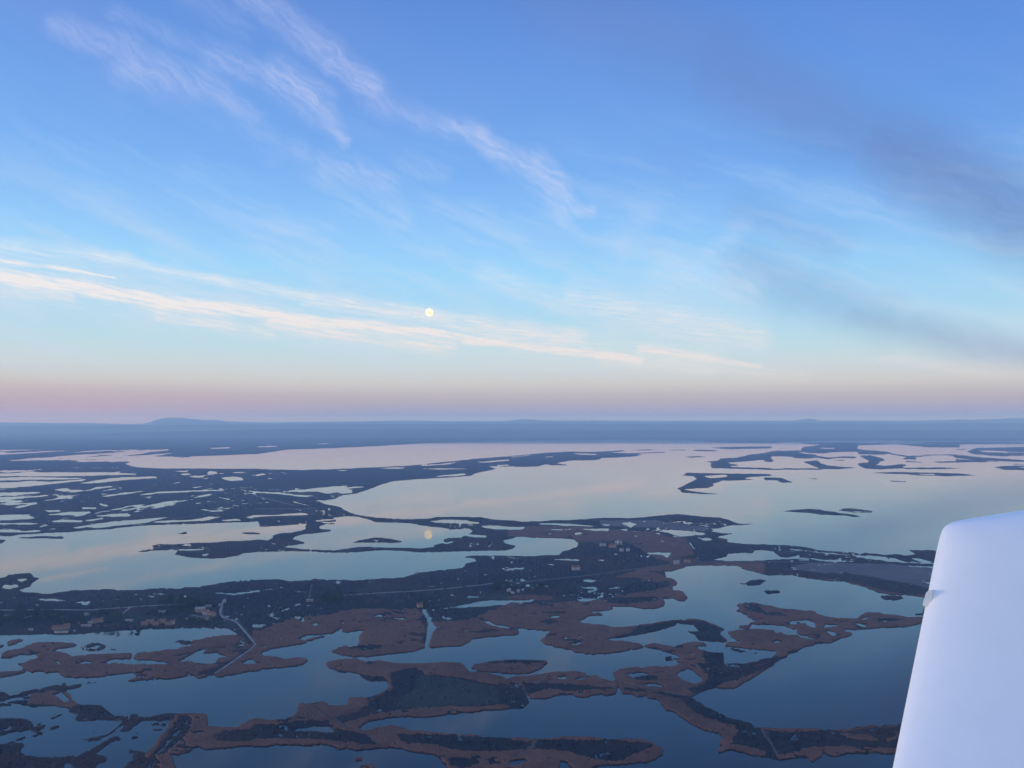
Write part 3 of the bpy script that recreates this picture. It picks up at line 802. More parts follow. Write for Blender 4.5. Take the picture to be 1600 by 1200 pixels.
CODE = {'w': 0, 'd': 1, 'r': 2, 's': 3, 'g': 4}
cls = np.zeros((RH, RW), np.int8)
for ln in SURVEY.strip().splitlines():
    head, pts = ln.split(':')
    k, ox, oy = head.split()
    pts = parse_pts(pts, int(ox), int(oy))
    fill(cls, pts, CODE[k] if k.islower() else (CODE[k.lower()],))
track = np.zeros((RH, RW), np.int8)
TRACKS = []
for ln in LINES.strip().splitlines():
    head, pts = ln.split(':')
    k, w, ox, oy = head.split()
    pts = parse_pts(pts, int(ox), int(oy))
    w = float(w) / 4
    gp = [np.array(ground(*q)[:2]) for q in pts]
    mid = pts[len(pts) // 2]
    if k != 'w':
        TRACKS.append((k, w, pts))
    for a, b in zip(pts, pts[1:]):
        dx, dy = b[0] - a[0], b[1] - a[1]
        ln_ = math.hypot(dx, dy)
        nx, ny = -dy / ln_ * w / 2, dx / ln_ * w / 2
        ny *= 0.8
        q = [(a[0] + nx, a[1] + ny), (b[0] + nx, b[1] + ny), (b[0] - nx, b[1] - ny), (a[0] - nx, a[1] - ny)]
        if k == 'w':
            fill(cls, q, 0)
        else:
            q = [(a[0] + nx * 1.5, a[1] + ny * 1.5), (b[0] + nx * 1.5, b[1] + ny * 1.5), (b[0] - nx * 1.5, b[1] - ny * 1.5), (a[0] - nx * 1.5, a[1] - ny * 1.5)]
            fill(track, q, 1)

for h in HOUSES:
    X, Y, w = h[0], h[1], h[2]
    wp = w * FPX / ground(X, Y)[1] * 0.5 + 0.5
    fill(track, [(X - wp, Y - 1.2), (X + wp, Y - 1.2), (X + wp, Y + 2.0), (X - wp, Y + 2.0)], 1)


def box(a, r, axis):
    if r < 1:
        return a
    pad = [(0, 0), (0, 0)]
    pad[axis] = (r + 1, r)
    c = np.cumsum(np.pad(a, pad, mode='edge'), axis=axis, dtype=np.float64)
    n = 2 * r + 1
    if axis == 0:
        return ((c[n:] - c[:-n]) / n).astype(np.float32)
    return ((c[:, n:] - c[:, :-n]) / n).astype(np.float32)


def blur(a, r, ry=None, n=2):
    a = a.astype(np.float32)
    for _ in range(n):
        a = box(box(a, r, 1), r if ry is None else ry, 0)
    return a


LAND_S = blur(cls > 0, 1, 1, 1)
LAND_M = blur(cls > 0, 5, 5)
LAND_L = blur(cls > 0, 9, 6)
REED_S, DARK_S, GRAS_S, SALT_S = [blur(cls == c, 2) for c in (2, 1, 4, 3)]
DARK_L = blur(cls == 1, 10, 8)
TRACK_S = blur(track, 1)


def sample(arr, X, Y):
    x = np.abs(X)
    x = np.where(x > 1599, 3198 - x, x)
    y = np.where(Y > 1206, 2412 - Y, Y)
    fx = np.clip(x * SX - 0.5, 0, RW - 1.001)
    fy = np.clip((y - Y0) * SY - 0.5, 0, RH - 1.001)
    ix, iy = fx.astype(np.int32), fy.astype(np.int32)
    tx, ty = (fx - ix).astype(np.float32), (fy - iy).astype(np.float32)
    a = arr[iy, ix] * (1 - tx) + arr[iy, ix + 1] * tx
    b = arr[iy + 1, ix] * (1 - tx) + arr[iy + 1, ix + 1] * tx
    return a * (1 - ty) + b * ty


def vnoise(x, y, seed):
    ix, iy = np.floor(x).astype(np.int64), np.floor(y).astype(np.int64)
    fx, fy = (x - ix).astype(np.float32), (y - iy).astype(np.float32)
    fx, fy = fx * fx * (3 - 2 * fx), fy * fy * (3 - 2 * fy)

    def h(a, b):
        n = (a * 374761393 + b * 668265263 + seed * 2147483647) & 0xFFFFFFFF
        n = ((n ^ (n >> 13)) * 1274126177) & 0xFFFFFFFF
        n = (n ^ (n >> 16)) & 0xFFFF
        return n.astype(np.float32) / 65535.0
    return (h(ix, iy) * (1 - fx) + h(ix + 1, iy) * fx) * (1 - fy) + (h(ix, iy + 1) * (1 - fx) + h(ix + 1, iy + 1) * fx) * fy


def fbm(x, y, seed, octs=4, gain=0.55):
    s, a, t = 0.0, 1.0, 0.0
    for o in range(octs):
        s = s + a * vnoise(x * 2 ** o + 17.3 * o, y * 2 ** o - 9.1 * o, seed + o)
        t += a
        a *= gain
    return s / t


# ------------------------------------------------------------------ ground sampled on a fan of bearings and ranges
sv = [0.0105]
while sv[-1] < 0.47:
    sv.append(sv[-1] + (0.00030 if sv[-1] < 0.05 else (0.00046 if sv[-1] < 0.12 else 0.00062)))
sv = np.array(sv)
uv = np.arange(-0.80, 0.8001, 0.00098)
U, S = np.meshgrid(uv, sv)
GX, GY = U * CAM_H / S, CAM_H / S
# where the survey recorded each ground point
t_ = (FPX * SP + S * FPX * CP) / (CP - S * SP)          # Y - 600
PY = 600 + t_
PX = 800 + U * (FPX * CP + t_ * SP)
TH, LR = np.arctan(U), np.log(GY)
n1 = fbm(TH * 60, LR * 60, 1, 3) - 0.5
n2 = fbm(TH * 60, LR * 60, 11, 3) - 0.5
n3 = fbm(TH * 220, LR * 220, 21, 3) - 0.5
n4 = fbm(TH * 220, LR * 220, 31, 3) - 0.5
fine = fbm(TH * 420, LR * 420, 41, 2)
WX = PX + n1 * 4 + n3 * 3.2
WY = PY + (n2 * 4 + n4 * 3.2) * np.minimum(1.0, S * 1.8)
LM = sample(LAND_M, WX, WY)
lw = 0.06 + 0.32 * np.clip((S - 0.10) / 0.10, 0, 1)
F = (1 - lw) * sample(LAND_S, WX, WY) + lw * LM
farn = fbm(TH * 150, LR * 110, 171, 3, 0.6)
nz = np.clip((S - 0.10) / 0.14, 0, 1)
rag = nz * (n3 * 0.9 + (fine - 0.5) * 1.5) + (1 - nz) * ((farn - 0.5) * 1.3 + n3 * 0.3)
darkw = sample(DARK_L, PX, PY)
F = F + rag * np.clip(4 * LM * (1 - LM) + 0.05, 0, 1) * (0.45 + 0.75 * darkw)
F = F + n3 * 0.25 * np.clip(LM * 2, 0, 1)
F = F - 0.16 * np.clip((S - 0.12) * 8, 0, 1) * np.clip((sample(LAND_L, PX, PY) - 0.72) * 6, 0, 1)      # small pools stay open
spk = fbm(TH * 330, LR * 330, 161, 2)
F = np.maximum(F, np.clip((spk - 0.66) * 14, 0, 0.75) * np.clip(sample(LAND_L, PX, PY) * 4 - 0.5, 0, 1) * np.clip(sample(DARK_L, PX, PY) * 4 - .5, 0, 1) * (S > 0.2))
# scattered rain pools in the scrub land, the farther marsh has more of them
pool = fbm(TH * 150, LR * 120, 51, 4, 0.6)
reg = fbm(TH * 18, LR * 14, 61, 2)
far_w = np.clip((0.30 - S) / 0.25, 0, 1)
pth = 0.715 + 0.05 * far_w - 0.45 * (reg - 0.5) + np.clip((0.09 - S) * 8, 0, 0.4)
F = np.where(darkw > 0.35, F - np.clip((pool - pth) * 18, 0, 1.0), F)
pr = fbm(TH * 130, LR * 110, 191, 4, 0.6)
F = np.where(darkw <= 0.35, F - np.clip((pr - 0.76 + 0.3 * (reg - .5)) * 16, 0, 1), F)
# streaky shallows on the far marshes: long axis east-west
stk = fbm(GX / 420.0, GY / 900.0, 71, 4, 0.6)
stw = np.clip((PY - 700) / 5, 0, 1) * np.clip((726 - PY) / 6, 0, 1) * np.clip((330 - PX) / 90, 0, 1)
F = F - stw * np.clip((stk - 0.53) * 16, 0, 1)
stw2 = np.clip((PY - 726) / 8, 0, 1) * np.clip((842 - PY) / 10, 0, 1) * np.clip((500 - PX) / 60, 0, 1)
F = F - stw2 * np.clip((fbm(GX / 90.0, GY / 240.0, 81, 4, 0.6) - 0.685) * 18, 0, 1)
stw3 = np.clip((PY - 700) / 5, 0, 1) * np.clip((732 - PY) / 5, 0, 1) * np.clip((PX - 1180) / 60, 0, 1)
F = F - stw3 * np.clip((fbm(GX / 260.0, GY / 700.0, 91, 4, 0.6) - 0.58) * 12, 0, 1) * 0.7
TR = sample(TRACK_S, PX, PY)
F = np.where(TR > 0.3, np.maximum(F, 0.8), F)

ZG = np.clip((F - 0.5) * 3.0, -1.0, 1.0) * 0.55
ZG = ZG + np.where(ZG > 0, (fine - 0.5) * 0.25 * np.clip(ZG * 3, 0, 1), 0)


# ------------------------------------------------------------------ materials
def material(name, rough=0.9, spec=0.2):
    global N, L, nt
    m = bpy.data.materials.new(name)
    m.use_nodes = True
    nt = m.node_tree
    N, L = nt.nodes, nt.links
    b = N['Principled BSDF']
    b.inputs['Roughness'].default_value = rough
    b.inputs['Specular IOR Level'].default_value = spec
    return m, b


def obj_noise(scale, detail=4, rough=0.6, stretch=(1, 1, 1)):
    tcn = nd('ShaderNodeTexCoord')
    mp = nd('ShaderNodeMapping')
    mp.inputs['Scale'].default_value = stretch
    L.new(tcn.outputs['Object'], mp.inputs[0])
    return noise(mp.outputs[0], scale, detail, rough)


def mottled(name, stops, scale, scale2=None, rough=0.9, spec=0.15, stretch=(1, 1, 1)):
    m, b = material(name, rough, spec)
    f = obj_noise(scale, 5, 0.65, stretch)
    if scale2:
        g = obj_noise(scale2, 4, 0.6, stretch)
        f = mth('ADD', mth('MULTIPLY', f, 0.5), mth('MULTIPLY', g, 0.5))
    L.new(ramp(f, stops), b.inputs['Base Color'])
    return m


C4 = lambda r, g, b: (r, g, b, 1)
M_ground = mottled("mud_and_samphire", [(0.3, C4(.020, .018, .019)), (0.5, C4(.036, .029, .029)), (0.7, C4(.065, .052, .050))], 0.06, 0.006)
M_salt = mottled("salt_mud", [(0.35, C4(.075, .065, .066)), (0.55, C4(.11, .096, .098)), (0.7, C4(.16, .145, .145))], 0.02, 0.003, stretch=(1, 2.2, 1))
M_reed = mottled("dry_reeds", [(0.30, C4(.050, .029, .024)), (0.47, C4(.108, .050, .034)), (0.60, C4(.140, .066, .043)), (0.74, C4(.085, .048, .038))], 0.05, 0.009)
M_dark = mottled("dark_scrub", [(0.34, C4(.003, .004, .007)), (0.46, C4(.008, .009, .013)), (0.58, C4(.022, .019, .022)), (0.72, C4(.060, .040, .036))], 0.11, 0.006)
M_grass = mottled("dark_meadow", [(0.34, C4(.010, .014, .012)), (0.50, C4(.024, .029, .022)), (0.70, C4(.042, .038, .030))], 0.10, 0.008)
nt = M_dark.node_tree                      # browner and greener reaches of the scrub land
N, L = nt.nodes, nt.links
bc = N['Principled BSDF'].inputs['Base Color']
big = obj_noise(0.0035, 4, 0.6)
c1 = mixc(sstep(big, 0.46, 0.60, 0.0, 0.7), bc.links[0].from_socket, C4(.038, .019, .015))
L.new(mixc(sstep(obj_noise(0.005, 4, 0.6, (1.3, 1.3, 1)), 0.54, 0.68, 0.0, 0.7), c1, C4(.014, .019, .013)), bc)
nt = M_reed.node_tree
N, L = nt.nodes, nt.links
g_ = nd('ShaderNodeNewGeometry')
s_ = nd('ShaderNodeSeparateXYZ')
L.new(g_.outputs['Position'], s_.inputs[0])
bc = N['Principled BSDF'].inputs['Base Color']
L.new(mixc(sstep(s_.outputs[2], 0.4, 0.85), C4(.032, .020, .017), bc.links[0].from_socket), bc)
M_track = mottled("pale_track", [(0.35, C4(.12, .12, .12)), (0.6, C4(.24, .24, .235))], 0.08)
M_dirt = mottled('brown_dirt_track', [(0.35, C4(.055, .042, .040)), (0.6, C4(.095, .078, .074))], 0.08)
M_road = mottled("worn_asphalt", [(0.35, C4(.07, .07, .075)), (0.6, C4(.11, .11, .115))], 0.08)
M_hill = mottled("wooded_hill", [(0.35, C4(.030, .036, .034)), (0.6, C4(.060, .062, .055))], 0.0006)
M_leaf = mottled("evergreen_leaves", [(0.3, C4(.018, .034, .022)), (0.55, C4(.034, .058, .034)), (0.75, C4(.060, .080, .045))], 0.6)
M_leaf2 = mottled("winter_twigs", [(0.3, C4(.040, .034, .032)), (0.6, C4(.085, .065, .055))], 0.6)
M_bark = mottled("bark", [(0.3, C4(.05, .04, .032)), (0.6, C4(.10, .08, .065))], 2.0)

M_water, b = material("lagoon_water", 0.045, 0.5)
b.inputs['IOR'].default_value = 1.40
b.inputs['Specular IOR Level'].default_value = 0.5
wn_ = obj_noise(0.0007, 3, 0.5, (1, 1.6, 1))
L.new(ramp(wn_, [(0.35, C4(.0003, .004, .008)), (0.65, C4(.0006, .008, .014))]), b.inputs['Base Color'])
b.inputs['Specular Tint'].default_value = (.25, .8, 1, 1)
rr = obj_noise(0.0021, 4, 0.55, (1, 1.4, 1))
L.new(sstep(rr, 0.42, 0.66, 0.028, 0.050), b.inputs['Roughness'])

# ------------------------------------------------------------------ mesh helpers


def tag(o, label=None, cat=None, group=None, kind=None):
    for k, v in (('label', label), ('category', cat), ('group', group), ('kind', kind)):
        if v:
            o[k] = v
    return o


def link(name, me, mat=None, parent=None):
    o = bpy.data.objects.new(name, me)
    COL.objects.link(o)
    if mat:
        me.materials.append(mat)
    if parent:
        o.parent = parent
    return o


def empty(name, loc=(0, 0, 0), rz=0.0):
    o = bpy.data.objects.new(name, None)
    o.empty_display_size = 1
    COL.objects.link(o)
    o.location = loc
    o.rotation_euler = (0, 0, rz)
    return o


def grid_sheet(name, Z, keep_v, mats, fmat=None, smooth=True):
    """heightfield over the fan, only the cells touching keep_v"""
    kc = keep_v[:-1, :-1] | keep_v[1:, :-1] | keep_v[:-1, 1:] | keep_v[1:, 1:]
    R, C = Z.shape
    idx = np.arange(R * C).reshape(R, C)
    q = np.stack([idx[:-1, :-1], idx[1:, :-1], idx[1:, 1:], idx[:-1, 1:]], -1)[kc]
    used = np.unique(q)
    remap = np.full(R * C, -1, np.int64)
    remap[used] = np.arange(len(used))
    q = remap[q]
    co = np.stack([GX.ravel()[used], GY.ravel()[used], Z.ravel()[used]], -1).astype(np.float32)
    me = bpy.data.meshes.new(name)
    me.vertices.add(len(co))
    me.vertices.foreach_set('co', co.ravel())
    me.loops.add(len(q) * 4)
    me.loops.foreach_set('vertex_index', q.ravel().astype(np.int32))
    me.polygons.add(len(q))
    me.polygons.foreach_set('loop_start', np.arange(0, len(q) * 4, 4, dtype=np.int32))
    if fmat is not None:
        me.polygons.foreach_set('material_index', fmat[:-1, :-1][kc].astype(np.int32))
    me.update(calc_edges=True)
    if smooth:
        me.polygons.foreach_set('use_smooth', np.ones(len(q), bool))
    o = bpy.data.objects.new(name, me)
    COL.objects.link(o)
    for m in mats:
        me.materials.append(m)
    return o


# ------------------------------------------------------------------ water, ground
R_W = 29000.0
bm = bmesh.new()
ring = [bm.verts.new((R_W * math.cos(a), R_W * math.sin(a), 0)) for a in [i * math.pi / 32 for i in range(64)]]
bm.faces.new(ring)
me = bpy.data.meshes.new("water")
bm.to_mesh(me)
tag(link("water", me, M_water), kind='structure')

salt_w = sample(SALT_S, WX, WY)
tag(grid_sheet("ground", ZG, ZG > -0.45, [M_ground, M_salt], (salt_w > 0.5).astype(np.int32)), kind='structure')

# plant cover, each its own layer standing on the ground
near = np.clip((S - 0.02) / 0.1, 0.25, 1)
clear = np.clip((0.35 - TR) * 4, 0, 1)
lump = fbm(TH * 300, LR * 300, 101, 3, 0.6)
tuft = fbm(TH * 520, LR * 520, 121, 2, 0.6)
patch = fbm(TH * 45, LR * 40, 131, 4, 0.6)
clump = np.clip((vnoise(TH * 230, LR * 230, 141) - 0.72) * 6, 0, 1)
landfac = np.clip((F - 0.56) * 8, 0, 1)
wr = sample(REED_S, WX + n3 * 6, WY + n4 * 6 * S) * clear
wd = sample(DARK_S, WX + n3 * 6, WY + n4 * 6 * S) * clear
wg = sample(GRAS_S, WX + n3 * 6, WY + n4 * 6 * S) * clear
# reed gives way to dark rush here and there
rr_ = wr - np.clip((patch - 0.61) * 8, 0, 1) * 0.6 - np.clip(0.5 - landfac, 0, 1)
dd_ = np.maximum(wd, np.where(wr > 0.4, np.clip((patch - 0.62) * 9, 0, 1), 0)) - np.clip(0.5 - landfac, 0, 1)
bare = np.clip((fbm(TH * 120, LR * 100, 151, 3, 0.6) - 0.60) * 8, 0, 1)
dd_ = dd_ - bare * 0.55 * np.clip(wd * 2 - 1, 0, 1)


inner = np.clip((sample(DARK_L, PX, PY) - 0.8) * 6, 0, 1)


def cover(name, w, hmin, hvar, mat, tex, label, cat):
    e = np.clip((w - 0.42) * 5, 0, 1)
    z = np.where(w > 0.42, ZG + 0.05 + e * (hmin + hvar * tex), ZG - 0.15)
    o = grid_sheet(name, z, w > 0.42, [mat])
    return tag(o, label, cat, kind='stuff')


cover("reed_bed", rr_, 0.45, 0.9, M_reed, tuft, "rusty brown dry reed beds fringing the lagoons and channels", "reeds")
cover("scrub", dd_, 0.08, 0.55, M_dark, np.clip(lump * 0.8 + clump * inner * 3.2, 0, 4), "dark blue-green salt scrub covering the flat land between the lagoons", "scrub")
cover("meadow", wg, 0.2, 0.9, M_grass, np.clip(lump * 0.6 + clump * 1.6, 0, 2.4), "dark green rough grass in the middle of the marsh islands", "grass")


# ------------------------------------------------------------------ tracks and the road
def ribbon(name, w_px, pts, mat, label, cat):
    P = []
    for a, b in zip(pts, pts[1:]):
        n = max(2, int(math.hypot(b[0] - a[0], b[1] - a[1]) / 3))
        for i in range(n):
            t = i / n
            P.append((a[0] + (b[0] - a[0]) * t, a[1] + (b[1] - a[1]) * t))
    P.append(pts[-1])
    g = [np.array(ground(*p)[:2]) for p in P]
    for _ in range(2):
        g = [g[0]] + [(a + 2 * b + c) / 4 for a, b, c in zip(g, g[1:], g[2:])] + [g[-1]]
    dm = np.mean([np.linalg.norm(q) for q in g])
    hw = max(1.6, 0.5 * w_px * dm / FPX) * (0.75 if w_px > 1.6 else 0.9)
    bm = bmesh.new()
    rows = []
    for i, q in enumerate(g):
        d = g[min(i + 1, len(g) - 1)] - g[max(i - 1, 0)]
        d = d / (np.linalg.norm(d) + 1e-9)
        n = np.array((-d[1], d[0]))
        k = hw * (1 + 0.22 * math.sin(i * 1.7 + hw) * math.sin(i * 0.61))
        rows.append([bm.verts.new((*(q + n * k * s), z)) for s, z in ((-1.35, 0.3), (-1, 0.86), (0, 0.95), (1, 0.86), (1.35, 0.3))])
    for a, b in zip(rows, rows[1:]):
        for j in range(4):
            bm.faces.new((a[j], a[j + 1], b[j + 1], b[j]))
    me = bpy.data.meshes.new(name)
    bm.to_mesh(me)
    o = link(name, me, mat)
    return tag(o, kind='structure')


for k, w, pts in TRACKS:
    if k == 'o':
        ribbon("road", w, pts, M_road, "", "road")
    else:
        ribbon("track", w, pts, M_dirt if k == 'b' else M_track, "", "track")

# ------------------------------------------------------------------ hills beyond the plain


def ridge(dist, prof, depth, seed):
    xs = np.linspace(-600, 2200, 700)
    px = [p[0] for p in prof]
    hs = [max(4.0, CAM_H + (azel_h(p[1])) * dist) for p in prof]
    h = np.interp(xs, px, hs)
    nz = np.array([fbm(np.array([x / 60.0]), np.array([0.3]), seed, 4)[0] - 0.5 for x in xs])
    h = np.maximum(3, h + nz * dist * 0.0012)
    bm = bmesh.new()
    rows = []
    prof_y = [(-1.0, 0.0), (-0.7, 0.28), (-0.35, 0.72), (0, 1.0), (0.5, 0.6), (1.0, 0.0)]
    for i, x in enumerate(xs):
        u = (x - 800) / FPX
        row = []
        for k, (d, s) in enumerate(prof_y):
            dd = dist + d * depth
            jig = 1 + 0.25 * (vnoise(np.array([x / 25.0]), np.array([k * 3.7]), seed + 9)[0] - 0.5) * (1 if 0 < s < 1 else 0)
            row.append(bm.verts.new((u * dd, dd, -2 + (h[i] + 2) * s * jig)))
        rows.append(row)
    for a, b in zip(rows, rows[1:]):
        for j in range(len(prof_y) - 1):
            f = bm.faces.new((a[j], b[j], b[j + 1], a[j + 1]))
            f.smooth = True
    me = bpy.data.meshes.new("hills")
    bm.to_mesh(me)
    return tag(link("hills", me, M_hill), kind='structure')


def azel_h(Y):
    dx, dy, dz = ray(800, Y)
    return dz / dy


ridge(24000, [(-600, 660.2), (0, 660), (80, 660.5), (140, 661), (200, 662.5), (225, 662), (238, 658.5), (247, 655), (258, 653), (270, 652.4),
              (287, 652.8), (300, 654.3), (318, 656), (338, 656.3), (352, 658.3), (380, 659.6), (420, 660), (480, 659.4), (560, 658.8),
              (610, 657.6), (650, 657.4), (700, 658), (790, 657.8), (815, 655.4), (830, 655.6), (850, 657.2), (930, 657.4), (1240, 657.4),
              (1252, 655.4), (1262, 654.2), (1274, 655), (1280, 657.2), (1400, 657.2), (1480, 656.4), (1498, 654.8), (1515, 656),
              (1560, 655), (1580, 653.4), (1600, 653.6), (1700, 655), (2200, 657)], 2500, 3)
ridge(19500, [(-600, 668), (100, 665.5), (400, 663), (700, 662), (1000, 661.5), (1300, 661), (1600, 661), (2200, 661)], 1500, 5)
ridge(16000, [(-600, 682), (0, 680), (130, 678), (200, 676), (300, 673.6), (420, 671), (560, 670), (800, 671), (1100, 672), (1600, 672), (2200, 672)], 1200, 8)

# ------------------------------------------------------------------ moon
dx, dy, dz = ray(671, 488)
k = 260000.0 / math.sqrt(dx * dx + dy * dy + dz * dz)
bm = bmesh.new()
bmesh.ops.create_icosphere(bm, subdivisions=4, radius=260000.0 * 6.0 / FPX)
for f in bm.faces:
    f.smooth = True
me = bpy.data.meshes.new("moon")
bm.to_mesh(me)
M_moon, b = material("moon_rock")
b.inputs['Base Color'].default_value = (0, 0, 0, 1)
b.inputs['Specular IOR Level'].default_value = 0
mn = obj_noise(0.0015, 3, 0.5)
L.new(ramp(mn, [(0.42, C4(.66, .56, .36)), (0.56, C4(1.45, 1.2, .78))]), b.inputs['Emission Color'])
b.inputs['Emission Strength'].default_value = 1.4
moon = link("moon", me, M_moon)
moon.location = (dx * k, dy * k, CAM_H + dz * k)
tag(moon, "pale yellow full moon just above the long white cloud streak", "moon")

# ------------------------------------------------------------------ buildings
M_wall = {
    'white': mottled("lime_wash", [(0.3, C4(.24, .235, .23)), (0.7, C4(.38, .37, .36))], 0.8),
    'cream': mottled("cream_render", [(0.3, C4(.20, .165, .12)), (0.7, C4(.32, .265, .20))], 0.8),
    'stone': mottled("field_stone", [(0.3, C4(.16, .12, .10)), (0.7, C4(.32, .25, .20))], 1.5)}
M_roof = {
    'tile': mottled("clay_tiles", [(0.3, C4(.10, .055, .04)), (0.7, C4(.20, .115, .085))], 1.2),
    'slate': mottled("dark_sheet", [(0.3, C4(.08, .08, .085)), (0.7, C4(.15, .15, .16))], 0.7),
    'pale': mottled("pale_sheet", [(0.3, C4(.17, .17, .175)), (0.7, C4(.28, .28, .285))], 0.7)}
M_door = mottled("painted_wood", [(0.3, C4(.07, .05, .04)), (0.7, C4(.12, .09, .07))], 2.0)
M_pane, b = material("window_glass", 0.1, 0.5)
b.inputs['Base Color'].default_value = (.02, .025, .03, 1)


def boxv(bm, x0, x1, y0, y1, z0, z1):
    v = [bm.verts.new((x, y, z)) for z in (z0, z1) for x, y in ((x0, y0), (x1, y0), (x1, y1), (x0, y1))]
    for f in ((0, 3, 2, 1), (4, 5, 6, 7), (0, 1, 5, 4), (1, 2, 6, 5), (2, 3, 7, 6), (3, 0, 4, 7)):
        bm.faces.new([v[i] for i in f])


def obj(name, fn, mat, parent):
    bm = bmesh.new()
    fn(bm)
    me = bpy.data.meshes.new(name)
    bm.to_mesh(me)
    bm.free()
    return link(name, me, mat, parent)


def house(X, Y, w, d, h, rot, wall, roof, label, grp):
    x, y, _ = ground(X, Y, 0.8)
    w, d, h = w * .9, d * .9, h * .9
    low = h <= 2.95
    r = empty("shed" if low else "house", (x, y, 0.55), rad(rot))
    tag(r, label, "shed" if low else "house", HOUSE_GROUPS.get(grp))
    rh = d * (0.10 if low else 0.26)

    def walls(bm):                      # pentagonal gable prism
        e = [[bm.verts.new((sx * w / 2, yy, zz)) for yy, zz in ((-d / 2, -0.6), (-d / 2, h), (0, h + rh), (d / 2, h), (d / 2, -0.6))] for sx in (-1, 1)]
        bm.faces.new(e[0])
        bm.faces.new(e[1][::-1])
        for i in range(5):
            j = (i + 1) % 5
            bm.faces.new((e[0][i], e[1][i], e[1][j], e[0][j]))

    def roofm(bm):                      # two thick slopes with eaves
        o, t = 0.45, 0.22
        k = rh / (d / 2)
        pr = [(-d / 2 - o, h - o * k + .02), (0, h + rh + .02), (d / 2 + o, h - o * k + .02), (d / 2 + o, h - o * k + t), (0, h + rh + t + .05), (-d / 2 - o, h - o * k + t)]
        e = [[bm.verts.new((sx * (w / 2 + o), yy, zz)) for yy, zz in pr] for sx in (-1, 1)]
        for i in range(6):
            j = (i + 1) % 6
            bm.faces.new((e[0][i], e[1][i], e[1][j], e[0][j]))
        for q in e:
            bm.faces.new((q[0], q[1], q[4], q[5]))
            bm.faces.new((q[1], q[2], q[3], q[4]))
    obj("wall", walls, M_wall[wall], r)
    ro = obj("roof", roofm, M_roof[roof], r)
    if not low:
        obj("chimney", lambda bm: (boxv(bm, w * .28, w * .28 + .8, d * .1, d * .1 + .7, h + rh * .5, h + rh + 1.1), boxv(bm, w * .28 - .08, w * .28 + .88, d * .1 - .08, d * .1 + .78, h + rh + 1.1, h + rh + 1.25)), M_wall[wall], ro)
    obj("door", lambda bm: boxv(bm, -.55, .55, -d / 2 - .07, -d / 2 + .05, -.2, min(2.1, h - .3)), M_door, r)
    n = max(1, int(w / 4.5))
    for fl in range(2 if h >= 5 else 1):
        for i in range(n):
            for s in (-1, 1):
                cx = s * (1.9 + i * 2.6)
                if abs(cx) > w / 2 - .6:
                    continue
                z0 = 1.0 + fl * 2.6
                if z0 + 1.1 > h:
                    continue
                f = obj("window", lambda bm: (boxv(bm, cx - .58, cx + .58, -d / 2 - .09, -d / 2 + .03, z0 - .1, z0), boxv(bm, cx - .58, cx + .58, -d / 2 - .09, -d / 2 + .03, z0 + 1.1, z0 + 1.2),
                                          boxv(bm, cx - .58, cx - .48, -d / 2 - .085, -d / 2 + .03, z0, z0 + 1.1), boxv(bm, cx + .48, cx + .58, -d / 2 - .085, -d / 2 + .03, z0, z0 + 1.1)), M_roof['pale'], r)
                obj("pane", lambda bm: boxv(bm, cx - .48, cx + .48, -d / 2 - .05, -d / 2 + .02, z0, z0 + 1.1), M_pane, f)
    return r


for h in HOUSES:
    house(*h)

# ------------------------------------------------------------------ trees


